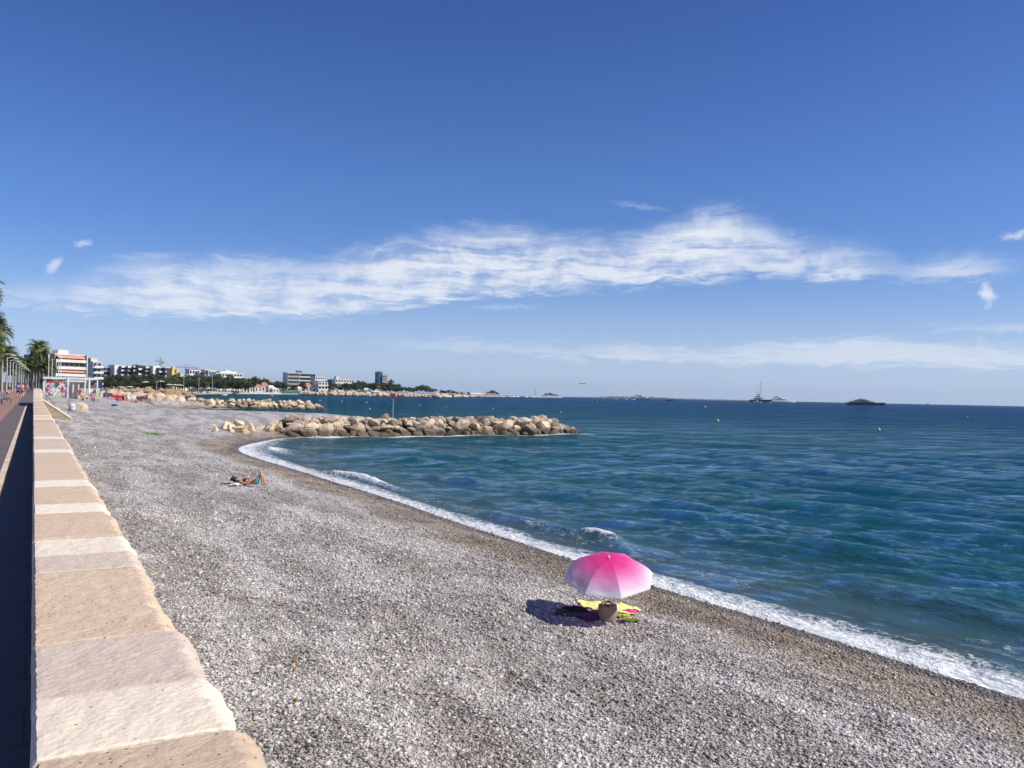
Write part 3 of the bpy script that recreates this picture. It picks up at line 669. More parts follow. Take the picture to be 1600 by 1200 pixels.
for k in range(110):
    f = rnd.random(); x = 9.5+f*20; r_ = rnd.random(); sp.append((x, 207.5+r_*6-f*0.5, 1.2+r_*1.5*(1-.45*f)+rnd.uniform(-.2, .2)))
pile('breakwater_root', 'heaped pale boulders of the breakwater root behind the beach crowd', sp, 1.25, M_RK2, 3)
sp = []
for k in range(240):
    f = rnd.random(); a = ground(165, 619, 0); b_ = ground(302, 621, 0); p = a.lerp(b_, f); r_ = rnd.random()
    sp.append((p.x+rnd.uniform(-1, 1), p.y+r_*9, .3+r_*2.4*(1-max(0, f-.75)*3)+rnd.uniform(-.3, .3)))
M_RK3 = rock_mat('brown_rock', (.40, .27, .16), (.24, .16, .10), .3)
pile('far_breakwater', 'low brown rock breakwater, third out along the shore', sp, 1.9, M_RK3, 5)
sp = []
for k in range(260):
    px = rnd.uniform(470, 760); pt = np.interp(px, [470, 690, 760], [617.0, 621.2, 620.4]); p = ground(px, pt, 0); sp.append((p.x, p.y+6, .6+rnd.random()*1.6))
pile('shore_rocks', 'long low bank of pale rocks edging the far shore', sp, 3.4, M_RK2, 8)
mb = MB(); mb.loft([[Vector((21+f*36, 82.2+f*3.2+a, z*np.interp(f, [0, .85, 1], [1, 1, .1]))) for a, z in ((0, -.5), (1.2, .5), (2.6, 1.1), (5, 1.1), (6.6, .5), (7.4, -.5))] for f in (0, .3, .6, .85, 1)])
mb.loft([[Vector((28+f*35, 209+a, z*np.interp(f, [0, .85, 1], [1, 1, .1]))) for a, z in ((0, -.5), (2.2, 1.0), (4, 1.2), (6, .9), (8, -.5))] for f in (0, .3, .6, .85, 1)])
mb.build('rubble_mound', mat('rubble', (.10, .075, .05), .95, .3, 1.5))['kind'] = 'structure'

# ================================================================== TREES
def foliage(name, a, b_, rough=.75):
    m_ = bpy.data.materials.new(name); m_.use_nodes = True; t = NT(m_.node_tree); b = t.n['Principled BSDF']
    at_ = t.node('ShaderNodeAttribute', attribute_name='leaf').outputs['Fac']; oi = t.node('ShaderNodeObjectInfo').outputs['Random']
    c = t.mix(at_, a, b_); hs = t.node('ShaderNodeHueSaturation', inp={'Color': c, 'Value': t.m('MULTIPLY_ADD', oi, .7, .65)})
    t.l.new(hs.outputs[0], b.inputs['Base Color']); b.inputs['Roughness'].default_value = rough
    tr = t.node('ShaderNodeBsdfTranslucent', inp={0: hs.outputs[0]}); mx = t.node('ShaderNodeMixShader', inp={0: .25, 1: b.outputs[0], 2: tr.outputs[0]})
    t.l.new(mx.outputs[0], t.n['Material Output'].inputs[0]); return m_
M_PINE = foliage('pine_needles', (.028, .050, .016), (.075, .105, .035)); M_OLIVE = foliage('broad_leaves', (.045, .060, .025), (.10, .12, .05))
M_PALM = foliage('palm_fronds', (.06, .09, .022), (.18, .21, .065)); M_DRY = foliage('dry_fronds', (.16, .12, .06), (.24, .19, .10))
M_BARK = mat('bark', (.16, .12, .085), .95, .3, 3, .6, 8)
def crown_mesh(seed, h, w_, nb, nl, ls, matl, flat=.7):
    q = np.random.RandomState(seed); pts = []
    cs = [(q.uniform(-.5, .5)*w_, q.uniform(-.5, .5)*w_, h*q.uniform(.5, .92)) for _ in range(nb)]
    for j in range(nl):
        c = cs[q.randint(nb)]; d = q.normal(size=3); d /= np.linalg.norm(d); r_ = w_*.30*q.uniform(.55, 1.08)
        pts.append(np.array(c)+d*np.array([r_, r_, r_*flat]))
    V = []; Fq = []; lf = []
    for p in pts:
        a = q.normal(size=3); a /= np.linalg.norm(a); b_ = np.cross(a, q.normal(size=3)); b_ /= np.linalg.norm(b_); s = ls*q.uniform(.6, 1.4); k = len(V)
        V += [p-a*s-b_*s*.6, p+a*s-b_*s*.5, p+a*s*.8+b_*s*.7, p-a*s*.7+b_*s*.6]; Fq.append((k, k+1, k+2, k+3)); lf += [q.rand()]*4
    o = np_mesh('crown', V, Fq, [matl], smooth=False, attrs={'leaf': np.array(lf)}); me = o.data; bpy.data.objects.remove(o); return me
def trunk_mesh(h, r_, lean=.3, limbs=4, seed=0):
    q = random.Random(seed); mb = MB(); mb.tube([(0, 0, -.5), (lean*.4, 0, h*.3), (lean, .1, h*.62), (lean*1.2, .1, h*.8)], [r_*1.2, r_, r_*.75, r_*.4], 6)
    for k in range(limbs):
        a = q.uniform(0, 6.28); mb.tube([(lean*.8, .05, h*.5), (lean+math.cos(a)*h*.12, math.sin(a)*h*.12, h*.66), (lean+math.cos(a)*h*.22, math.sin(a)*h*.22, h*.8)], [r_*.5, r_*.35, r_*.15], 5)
    o = mb.build('trunk', M_BARK, smooth=True); me = o.data; bpy.data.objects.remove(o); return me
TREES = {'pine': [(crown_mesh(s, 12, 10, 9, 520, .62, M_PINE, .55), trunk_mesh(12, .3, .4, 4, s)) for s in (1, 2, 3)],
         'round': [(crown_mesh(s, 10, 8, 8, 480, .5, M_OLIVE, .8), trunk_mesh(10, .25, .2, 4, s)) for s in (4, 5, 6)],
         'tall': [(crown_mesh(s, 15, 4.5, 9, 420, .5, M_PINE, 1.6), trunk_mesh(13, .25, .1, 3, s)) for s in (7,)]}
def palm_mesh(seed, h, fl, nf=34, nleaf=22):
    q = random.Random(seed); V = []; Fq = []; lf = []; VD = []
    for k in range(nf):
        a = 6.283*k*.618+q.uniform(-.2, .2); e0 = R(q.uniform(-25, 80)) if k > 5 else R(q.uniform(60, 88)); L = fl*q.uniform(.8, 1.1); tone = q.random()*.7+(.3 if e0 > .5 else 0)
        p = Vector((0, 0, h)); e = e0; n = 8; sp = [p.copy()]; dirs = []
        for j in range(n):
            d = Vector((math.cos(a)*math.cos(e), math.sin(a)*math.cos(e), math.sin(e))); p = p+d*L/n; sp.append(p.copy()); dirs.append(d); e -= R(q.uniform(9, 15))
        side0 = Vector((-math.sin(a), math.cos(a), 0))
        for j in range(n):
            k0 = len(V); w_ = .035*fl/3; V += [sp[j]-side0*w_, sp[j]+side0*w_, sp[j+1]+side0*w_*.7, sp[j+1]-side0*w_*.7]; Fq.append((k0, k0+1, k0+2, k0+3)); lf += [tone]*4
        for j in range(nleaf):
            u = .10+.9*j/nleaf; i_ = min(n-1, int(u*n)); b_ = sp[i_].lerp(sp[i_+1], u*n-i_); d = dirs[i_]; up = side0.cross(d)
            ll = fl*.27*math.sin(math.pi*min(1, .18+u*.85))**.6
            for sgn in (-1, 1):
                tip = b_+(side0*sgn*.85+d*.55+up*q.uniform(-.45, .05)).normalized()*ll; k0 = len(V); ww = d*fl*.022
                V += [b_-ww, b_+ww, tip+ww*.3+Vector((0, 0, -.04*ll)), tip-ww*.3+Vector((0, 0, -.04*ll))]; Fq.append((k0, k0+1, k0+2, k0+3)); lf += [min(1, tone*q.uniform(.7, 1.2))]*4
    o = np_mesh('crown', [tuple(v) for v in V], Fq, [M_PALM], smooth=False, attrs={'leaf': np.array(lf)}); me = o.data; bpy.data.objects.remove(o)
    mb = MB(); pts = []; rad = []; n = 26
    for j in range(n+1):
        z = h*j/n; pts.append((.25*math.sin(z*.25), 0, z-.3)); rad.append((.24 if j % 2 else .205)*(1.15-.25*j/n)+(.10 if j >= n-2 else 0))
    mb.tube(pts, rad, 10); o = mb.build('trunk', M_BARK, smooth=False); mt = o.data; bpy.data.objects.remove(o); return me, mt
PALMS = [palm_mesh(1, 9, 3.9, 54, 24), palm_mesh(2, 8, 3.6, 54, 24), palm_mesh(3, 10, 3.7, 54, 24)]
PALM_FAR = [palm_mesh(5, 9, 2.7, 20, 9), palm_mesh(6, 8, 2.6, 18, 9)]
def plant(kind_, variants, loc, s, label, cat, group, k=None):
    cm, tm = variants[(k if k is not None else rnd.randrange(len(variants))) % len(variants)]
    e = empty(kind_, loc, label, cat, group, rnd.uniform(0, 6.28)); e.scale = (s, s, s*rnd.uniform(.92, 1.1))
    for nm, me in (('trunk', tm), ('crown', cm)):
        o = bpy.data.objects.new(nm, me); C.objects.link(o); o.parent = e
    return e
# promenade palms, nearest first
for k, (x, y, hgt) in enumerate(((-4.6, 58, 7.6), (-4.9, 72, 7.9), (-5.2, 88, 8.1), (-6.0, 106, 8.9), (-6.2, 124, 8.8), (-6.2, 142, 9), (-6.4, 160, 9.2), (-6.5, 180, 9.2), (-6.6, 202, 9), (-6.4, 228, 9.1), (-6.2, 256, 9), (-5.5, 288, 9), (-4.5, 322, 9.2), (-2.5, 360, 9))):
    v = [0, 2, 1][k % 3]; base = (9, 10, 8)[v]
    plant('palm_tree', PALMS, (x, y, 2.55), hgt/base*.93, ordn(k)+' palm from the camera in the row along the left of the promenade', 'palm', 'palms along the promenade', {0: 0, 2: 2, 1: 1}[v])
for k, (px, dp, top) in enumerate(((52, 300, 553), (60, 262, 547), (67, 290, 551), (73, 310, 562), (47, 330, 566), (79, 330, 572), (70, 235, 572), (40, 360, 570))):
    p = at(px, dp); h = zat(px, top, dp)-2.5; plant('palm_tree', PALMS, (p.x, p.y, 2.5), h/10.8, ordn(k)+' palm in the bushy cluster at the far end of the promenade', 'palm', 'palms closing the promenade')
# wooded belt behind the far beach, left to right
def belt(px0, px1, step, dp0, dp1, tops, nm, z0=2.6, kinds=('pine', 'pine', 'round', 'palm'), grp=None, jit=1.):
    px = px0; k = 0
    while px < px1:
        dp = rnd.uniform(dp0, dp1); p = at(px, dp); top = np.interp(px, *tops)+rnd.uniform(-1.5, 4)*jit; H = zat(px, top, dp)-z0; kd = rnd.choice(kinds)
        if kd == 'palm': plant('palm_tree', PALM_FAR, (p.x, p.y, z0), H/11, '%s tree, a slender palm, in the %s' % (ordn(k), nm), 'palm', grp or 'trees of the '+nm)
        else:
            top_ = {'pine': 13.2, 'round': 11.2, 'tall': 16.5}[kd]
            plant({'pine': 'pine_tree', 'round': 'leafy_tree', 'tall': 'cypress_tree'}[kd], TREES[kd], (p.x, p.y, z0), H/top_, '%s tree, %s, in the %s' % (ordn(k), {'pine': 'a dark pine', 'round': 'a rounded olive one', 'tall': 'tall and narrow'}[kd], nm), 'tree', grp or 'trees of the '+nm)
        px += step*rnd.uniform(.7, 1.3); k += 1
belt(158, 392, 3.6, 560, 600, ([158, 200, 240, 262, 275, 300, 390], [592, 594, 590, 592, 594, 590, 594]), 'front of the wooded beach belt')
belt(150, 392, 4.6, 640, 720, ([150, 175, 240, 270, 300, 330, 390], [585, 584, 583, 586, 586, 585, 590]), 'back of the wooded beach belt', kinds=('pine', 'round', 'pine'))
belt(388, 450, 6.0, 980, 1060, ([388, 395, 402, 412, 425, 450], [588, 583, 586, 588, 593, 596]), 'clump beside the low terracotta houses', 3., ('pine', 'tall', 'round'))
belt(432, 620, 5.2, 1100, 1240, ([432, 470, 510, 560, 620], [595, 597, 598, 596, 598]), 'wood around the seafront villas', 3.5, ('pine', 'round', 'pine'))
belt(510, 640, 8, 1300, 1400, ([510, 570, 600, 640], [593, 594, 594, 602]), 'back of the wood behind the villas', 3.5, ('pine', 'round'))
belt(606, 735, 4.6, 1350, 1600, ([606, 640, 662, 680, 700, 735], [603, 604, 601, 606, 609, 613]), 'row running out to the marina', 2.5, ('pine', 'pine', 'round', 'palm'), jit=.5)
belt(764, 778, 4, 2300, 2400, ([764, 770, 778], [612, 609, 613]), 'small clump beside the marina', 2, ('pine', 'round'), jit=.3)
belt(850, 873, 3.4, 3500, 3600, ([850, 856, 860, 866, 873], [616, 613.5, 613, 615, 617]), 'low clump by the lighthouse', 1.5, ('round',), jit=.2)

# ================================================================== BUILDINGS
M_WHITE = mat('white_render', (.72, .70, .66), .8, .08, .3); M_CREAM = mat('cream_render', (.62, .56, .45), .85, .1, .3); M_GREYW = mat('grey_render', (.27, .27, .28), .85, .1, .2)
M_SALMON = mat('salmon_render', (.56, .36, .27), .85, .1, .3); M_YEL = mat('yellow_render', (.72, .52, .17), .85, .08, .3); M_TILE = mat('terracotta_tiles', (.45, .20, .11), .85, .25, 1.5)
M_GLASS = mat('window_glass', (.035, .045, .055), .15, .3, .5); M_BLUEG = mat('blue_tower_glass', (.05, .14, .24), .18, .3, .3); M_AWN = mat('orange_awning', (.66, .30, .20), .8, .1, 2)
M_DARK = mat('dark_recess', (.11, .11, .115), .8, .2, .5); M_RF = mat('grey_roof', (.36, .36, .36), .8, .15, .3); M_METAL = mat('pale_metal', (.50, .50, .48), .45, .08, 2)
def base_empty(px, dp, z0, name, label, cat, group=None, turn=0):
    p = at(px, dp); a = math.atan2(p.x, p.y); return empty(name, (p.x, p.y, z0), label, cat, group, -a+R(turn))
def wpx(dp, n): return n/F_PX*dp
def block(px0, px1, ytop, dp, floors, bays, label, wall, parapet=None, awn=None, z0=2.6, deep=12, turn=27, name='apartment_building', roofm=None, gap=.0, win=.62, glass=None, balc=1.4, cat='building', side=0, group=None):
    cx = (px0+px1)/2; e = base_empty(cx, dp, z0, name, label, cat, group, turn); W_ = wpx(dp, px1-px0)*1.03/math.cos(R(turn)); H = zat(cx, ytop, dp)-z0; fh = H/floors
    mb = MB(); mb.box(-W_/2, 0, 0, W_/2, deep, H); mb.build('wall', wall, e)
    mb = MB(); mb.box(-W_/2-.3, -.3, H+.003, W_/2+.3, deep+.3, H+.45); mb.build('roof', roofm or M_WHITE, e)
    for f in range(floors):
        z = f*fh
        if parapet:
            mb = MB(); mb.box(-W_/2-.2, -balc, z-.12, W_/2+.2, -.004, z+.06); mb.box(-W_/2-.2, -balc, z+.062, W_/2+.2, -balc+.15, z+fh*.36); mb.build('balcony', parapet, e)
        if awn and f in awn:
            mb = MB(); mb.add([(-W_/2+.5, -.01, z+fh*.93), (W_/2-.5, -.01, z+fh*.93), (W_/2-.5, -balc-.5, z+fh*.60), (-W_/2+.5, -balc-.5, z+fh*.60), (W_/2-.5, -balc-.5, z+fh*.52), (-W_/2+.5, -balc-.5, z+fh*.52)], [(0, 1, 2, 3), (3, 2, 4, 5)]); mb.build('awning', M_AWN, e)
        for b in range(bays):
            xa = -W_/2+W_*(b+.5-win/2)/bays; xb = xa+W_*win/bays; mb = MB(); mb.box(xa, -.08, z+fh*.16, xb, -.02, z+fh*.82); mb.build('window', glass or M_GLASS, e)
    if side:
        for f in range(floors):
            for b in range(3):
                ya = deep*(b+.25)/3; mb = MB(); x_ = side*W_/2; mb.box(min(x_+.02*side, x_+.08*side), ya, f*fh+fh*.3, max(x_+.02*side, x_+.08*side), ya+deep*.12, f*fh+fh*.75); mb.build('window', M_GLASS, e)
    return e, W_, H, fh
e, W_, H, fh = block(88, 127.5, 555, 400, 5, 6, 'salmon apartment block with white balconies and orange awnings', M_SALMON, M_WHITE, (2, 4), turn=34, deep=10, balc=1.5)
mb = MB(); mb.box(-W_/2-4, 10.01, 0, W_/2*.2, 17, H*.99); mb.build('side_wing', M_GREYW, e)  # grey tone paints in the shade of the left side
mb = MB(); mb.box(W_/2+.21, -2, -.1, W_/2+.6, .2, H+.4); mb.build('end_wall', M_WHITE, e); mb = MB(); mb.box(-W_/2-.5, -2, 0, -W_/2-.21, .2, H*.8); mb.build('end_wall', M_WHITE, e)
mb = MB(); mb.box(-3, 4, H+.46, 2, 9, H+2.4); mb.box(-W_/2-6, 5, H+.4, -W_/2-3, 9, H+2.2); mb.build('roof_house', M_WHITE, e)
mb = MB()
for k in range(3): mb.box(-W_/2+.8, -1.2, k*fh*1.6+.5, W_/2-.8, -.5, k*fh*1.6+.9)
mb.build('planter', mat('balcony_plants', (.12, .14, .06), .9, .4, 2), e)
block(131, 145.5, 564, 470, 5, 3, 'grey apartment block standing left of the white balconied one', M_GREYW, deep=14, win=.35, glass=M_DARK, roofm=M_WHITE)
e, W_, H, fh = block(145.5, 157, 566, 462, 5, 2, 'narrow white apartment block with deep open balconies', M_WHITE, M_WHITE, deep=12, balc=2.2, win=.8)
mb = MB(); mb.box(-2.5, 2, H+.46, 1, 6, H+2.2); mb.build('roof_house', M_CREAM, e)
# stepped white-gabled terrace of flats
for k, (a, b_, yt, gab) in enumerate(((157, 178, 574.5, 0), (178, 189, 571, 1), (189, 199, 573, 0), (199, 208, 573.5, 0), (208, 216, 573, 0), (216, 227, 570.5, 0), (227, 238, 574, 0), (238, 248, 572.5, 1), (248, 258, 575, 0), (258, 268, 575, 0))):
    nm = ['olive fronted flats at the left end of the stepped terrace', 'flats with a tall white gable nearest the left of the terrace', 'dark fronted flats right of the first white gable', 'dark fronted flats, second right of the first white gable', 'dark fronted flats, third right of the first white gable', 'tallest flats in the middle of the terrace with a flat top', 'dark fronted flats left of the second white gable', 'flats with a white gable under the tan crane', 'flats right of the second white gable', 'white balconied flats joined to the yellow tower'][k]
    e, W_, H, fh = block(a, b_, yt, 760, 5, 2, nm, M_DARK if not gab else M_WHITE, M_WHITE if k in (2, 4, 5, 9, 8) else (M_GREYW if k not in (1, 7) else None), deep=10, balc=1.5, win=.6, name='terrace_flats', group='flats of the stepped terrace')
    if gab:
        mb = MB(); mb.prism([(-W_/2, H*.45), (W_/2*.2, H*.45), (W_/2*.9, H*1.02), (-W_/2, H*1.02)], -1.4, -.1); mb.build('gable', M_WHITE, e)
    elif k in (2, 3, 4, 6):
        mb = MB(); mb.box(-W_/2, -1.3, H-.9, W_/2*.3, 3, H+.9); mb.build('roof_house', M_WHITE if k != 6 else M_CREAM, e)
e, W_, H, fh = block(269, 279, 577, 745, 5, 1, 'bright yellow tower house at the end of the terrace', M_YEL, deep=10, win=.25, name='tower_house', roofm=M_YEL)
mb = MB(); mb.box(-W_/2+.3, 0, H+.46, -W_/2+2.2, 3, H+2.2); mb.box(W_/2-.1, 0, 0, W_/2+1.8, 5, H*.72); mb.build('turret', M_YEL, e)
block(281, 293, 586, 760, 2, 3, 'long low white block right of the yellow tower', M_WHITE, M_WHITE, deep=8, name='low_block')
for k, (a, b_, yt, lb, wl) in enumerate(((296, 308, 577.5, 'white villa under the red crane jib', M_WHITE), (311, 320, 580.5, 'small pale villa between two white villas', M_CREAM), (320, 327, 578, 'narrow cream house with a roof turret', M_CREAM), (326, 338, 579, 'white house beside the stepped terraces', M_WHITE))):
    e, W_, H, fh = block(a, b_, yt, 900, 3, 3, lb, wl, M_WHITE, deep=9, name='villa', group='villas on the wooded rise', z0=5, roofm=M_TILE if k == 0 else M_WHITE)
e, W_, H, fh = block(339, 377, 583.5, 880, 4, 9, 'long white stepped terrace building with a curved grey roof', M_WHITE, M_WHITE, deep=14, name='terraced_building', z0=3.5, win=.7, balc=2)
mb = MB(); mb.box(-W_/2+6, 3, H+.46, W_/2-5, 12, H+2.0); mb.box(-3, 3, H+2.01, 3, 9, H+3.2); mb.build('upper_storey', M_WHITE, e)
mb = MB(); mb.prism([(-W_/2+5, H+2.02), (W_/2-3, H+2.02), (W_/2-8, H+2.8), (0, H+3.3), (-W_/2+10, H+2.8)], 3.5, 11); mb.build('roof', M_RF, e)
e, W_, H, fh = block(450, 492.5, 583, 1180, 5, 1, 'large white office block with long dark window bands', M_WHITE, None, deep=18, name='office_block', z0=4, win=.96, glass=M_GLASS, turn=20)
mb = MB(); mb.box(-W_/2, -2, -.1, -W_*.08, -.01, H*.99); mb.build('dark_wing', mat('shaded_cladding', (.42, .39, .36), .8), e)  # darker tone carries the shade of the unlit left part
for f in range(5):
    mb = MB(); mb.box(-W_/2+.8, -2.1, f*fh+fh*.25, -W_*.1, -2.02, f*fh+fh*.75); mb.build('window_band', M_GLASS, e)
mb = MB(); mb.box(-5, 4, H+.46, 2, 10, H+3.2); mb.build('roof_plant', M_DARK, e)
e, W_, H, fh = block(492.8, 507, 589, 1160, 4, 4, 'lower white wing joined to the right of the large office block', M_WHITE, M_WHITE, deep=14, name='office_wing', z0=4)
e, W_, H, fh = block(498, 512, 597, 1120, 2, 3, 'low white terrace in front of the office wing', M_WHITE, M_WHITE, deep=9, name='low_terrace', z0=6)
e, W_, H, fh = block(525, 553, 593, 1300, 3, 7, 'long white block half hidden by trees left of the blue tower', M_WHITE, M_WHITE, deep=12, name='apartment_building', z0=5)
mb = MB(); mb.box(-W_/2+2, 2, H+.46, -W_/2+8, 8, H+4.6); mb.build('roof_house', M_CREAM, e)
# blue glass tower with white-floored flank
e = base_empty(596, 1250, 4, 'glass_tower', 'rounded blue glass tower with a white floored right flank', 'building'); H = zat(593, 582, 1250)-4
mb = MB(); mb.loft([[Vector((-4+5.2*math.cos(t)*1.1, 6+6*math.sin(t), z)) for t in [2*math.pi*k/20 for k in range(20)]] for z in (0, H*.96, H*.97, H+1.2)]); mb.build('glass_drum', M_BLUEG, e)
mb = MB(); mb.box(1.2, 0, 0, 9, 12, H-1.5); mb.build('wall', M_CREAM, e)
for k in range(8):
    mb = MB(); mb.box(1.0, -1.4, 2+k*(H-3)/8, 9.4, -.01, 3.1+k*(H-3)/8); mb.build('balcony', M_WHITE, e)
for k in range(8):
    mb = MB(); mb.box(-9.9, 2, 2+k*(H-2)/8, 1.0, 12.2, 2.25+k*(H-2)/8); mb.build('floor_band', M_DARK, e)
mb = MB(); mb.box(-6, 3, H+1.21, -1, 8, H+3); mb.build('roof_plant', M_WHITE, e)
mb = MB(); mb.box(6, -3, -1, 19, 10, 3.2); mb.build('podium', M_WHITE, e)
# low seafront houses
def house(px0, px1, yt, dp, label, wall=M_WHITE, roof=M_TILE, z0=2.4, gable=False, name='seafront_house', grp='low houses along the far seafront'):
    cx = (px0+px1)/2; e = base_empty(cx, dp, z0, name, label, 'house', grp, 22); W_ = wpx(dp, px1-px0); H = zat(cx, yt, dp)-z0; hw = H*.66; dpth = 9
    mb = MB(); mb.box(-W_/2, 0, 0, W_/2, dpth, hw); mb.build('wall', wall, e)
    mb = MB()
    if gable: mb.prism([(-W_/2-.4, hw), (W_/2+.4, hw), (0, H)], -.4, dpth+.4)
    else: mb.loft([[Vector(p) for p in ((-W_/2-.5, -.5, hw), (W_/2+.5, -.5, hw), (W_/2+.5, dpth+.5, hw), (-W_/2-.5, dpth+.5, hw))], [Vector(p) for p in ((-W_/2+W_*.2, dpth*.4, H), (W_/2-W_*.2, dpth*.4, H), (W_/2-W_*.2, dpth*.6, H), (-W_/2+W_*.2, dpth*.6, H))]])
    mb.build('roof', roof, e); n = max(2, int(W_/3.2))
    for k in range(n):
        xa = -W_/2+W_*(k+.3)/n; mb = MB(); mb.box(xa, -.09, hw*.25, xa+W_*.38/n, -.02, hw*.75); mb.build('window', M_GLASS, e)
    return e
for a in ((366, 396, 602, 900, 'long low cream house with terracotta roof behind the far beach', M_CREAM), (398, 410, 600.5, 930, 'white house with terracotta roof right of the long cream one', M_WHITE), (409, 420, 597.5, 960, 'terracotta roofed house with a taller roofline behind white terraces', M_CREAM),
          (420, 430, 602, 930, 'white terraced house below the tiled roofs', M_WHITE, M_WHITE), (426, 437, 606, 920, 'low white beach pavilion beside the green fence', M_WHITE, M_WHITE), (466, 472, 604, 1080, 'small white house between trees right of the green fence', M_WHITE, M_WHITE), (488, 499, 601, 1120, 'white gabled house under the office wing', M_WHITE, M_CREAM, 2.4, True),
          (478, 487, 598, 1130, 'brown roofed house left of the white gabled house', M_CREAM, M_TILE, 4), (505, 512, 602, 1140, 'small house with a red tiled roof under the low white terrace', M_CREAM, M_TILE, 3.5), (517, 529, 605, 1120, 'cream seafront house among dark trees', M_CREAM, M_CREAM), (545, 551, 601, 1200, 'small cream gable seen through trees', M_CREAM, M_CREAM, 5, True),
          (569, 579, 606, 1130, 'small white house with pale green roof on the shore', M_WHITE, mat('pale_green_roof', (.35, .52, .45), .8)), (586, 597, 603.5, 1190, 'cream house below the blue glass tower', M_CREAM, M_TILE), (583, 607, 610.5, 1110, 'long low shore pavilion under the blue glass tower', M_CREAM, M_WHITE),
          (574, 579, 612, 1090, 'tiny white kiosk on the far shore rocks', M_WHITE, M_WHITE), (733, 757, 614, 2050, 'long flat white shed before the marina', M_WHITE, M_WHITE), (760, 776, 614.5, 2150, 'brown roofed harbour building beside a clump of trees', M_CREAM, M_TILE)):
    house(*a)
# green fence of the beach club on the far shore
e = base_empty(454, 930, 1.7, 'beach_enclosure', 'green fenced beach enclosure with pale roofs on the far beach', 'enclosure'); W_ = wpx(930, 28)
mb = MB(); mb.box(-W_/2, 0, 0, W_/2, .3, 2.4); mb.build('fence_panel', mat('green_netting', (.06, .30, .13), .8, .3, .6), e)
for k in range(6):
    mb = MB(); x = -W_/2+W_*k/5; mb.box(x-.12, -.1, 0, x+.12, -.01, 3.1); mb.build('post', M_METAL, e)
mb = MB(); mb.box(-W_/2+3, 2, 3.0, W_/2-4, 6, 3.3); mb.build('awning', mat('pale_green_awning', (.42, .55, .38), .8), e)
# cranes
def crane(px, dp, ytop, ybase, jib_l, jib_r, label, m_):
    z0 = 3; e = base_empty(px, dp, z0, 'tower_crane', label, 'crane', turn=8); H = zat(px, ytop, dp)-z0; mb = MB()
    for sx_, sy_ in ((-.8, -.8), (.8, -.8), (.8, .8), (-.8, .8)): mb.box(sx_-.15, sy_-.15, 0, sx_+.15, sy_+.15, H)
    for k in range(int(H/2.2)): mb.tube([(-.8, -.8, k*2.2), (.8, -.8, k*2.2+2.2)], .12, 4)
    mb.build('mast', m_, e); mb = MB(); L = wpx(dp, jib_l); R_ = wpx(dp, jib_r)
    mb.box(-L, -.6, H, R_, -.3, H+.4); mb.box(-L, .3, H, R_, .6, H+.4); mb.box(-L, -.15, H+1.4, R_, .15, H+1.75)
    n = int((L+R_)/2.4)
    for k in range(n): x = -L+k*(L+R_)/n; mb.tube([(x, -.4, H+.2), (x+1.2, 0, H+1.5), (x+2.4, -.4, H+.2)], .12, 4)
    mb.build('jib', m_, e); mb = MB(); mb.tube([(0, 0, H), (0, 0, H+5.5)], .35, 5); mb.tube([(0, 0, H+5.5), (-L*.8, 0, H+1.7)], .1, 4); mb.tube([(0, 0, H+5.5), (R_*.8, 0, H+1.7)], .1, 4); mb.build('tower_top', m_, e)
    mb = MB(); mb.box(R_-3.5, -1, H-2, R_, 1, H+.1); mb.build('counterweight', M_GREYW, e)
crane(250, 950, 565.5, 580, 8.5, 5, 'tan tower crane over the stepped terrace of flats', mat('tan_crane_paint', (.34, .26, .18), .6))
crane(290, 1250, 575, 585, 14, 18, 'dark red tower crane jib over the white villa', mat('red_crane_paint', (.34, .13, .12), .6))

# ================================================================== PEOPLE
def skin_mat(name, c): 
    m_ = mat(name, c, .55, .06, 6); return m_
SK = [skin_mat('tanned_skin', (.50, .25, .145)), skin_mat('fair_skin', (.62, .38, .27)), skin_mat('brown_skin', (.36, .18, .105))]
M_HAIR = mat('dark_hair', (.025, .016, .012), .6, .3, 30); M_HAIRB = mat('brown_hair', (.10, .06, .035), .6, .3, 30)
def skinned(name, verts, edges, rad, root, m_, parent=None, sub=1):
    me = bpy.data.meshes.new(name); me.from_pydata(verts, edges, []); o = bpy.data.objects.new(name, me); C.objects.link(o)
    sk = o.modifiers.new('skin', 'SKIN'); sk.use_smooth_shade = True
    for i, r_ in enumerate(rad):
        rv = r_ if isinstance(r_, tuple) else (r_, r_); me.skin_vertices[0].data[i].radius = rv
        me.skin_vertices[0].data[i].use_root = (i == root)
    if sub: s_ = o.modifiers.new('sub', 'SUBSURF'); s_.levels = sub; s_.render_levels = sub
    me.materials.append(m_)
    dg = bpy.context.evaluated_depsgraph_get(); ev = o.evaluated_get(dg); bm = bmesh.new(); bm.from_mesh(bpy.data.meshes.new_from_object(ev))
    o.modifiers.clear(); nm = bpy.data.meshes.new(name); bm.to_mesh(nm); bm.free(); nm.materials.append(m_); o.data = nm
    nm.polygons.foreach_set('use_smooth', [True]*len(nm.polygons)); nm.polygons.foreach_set('material_index', [0]*len(nm.polygons))
    if parent: o.parent = parent
    return o
BASE_R = dict(pelvis=(.14, .10), waist=(.125, .09), chest=(.155, .105), neck=.052, head=.085, crown=.075, sh=.058, el=.040, wr=.028, palm=.034, hip=.085, kn=.055, an=.038, toe=.034)
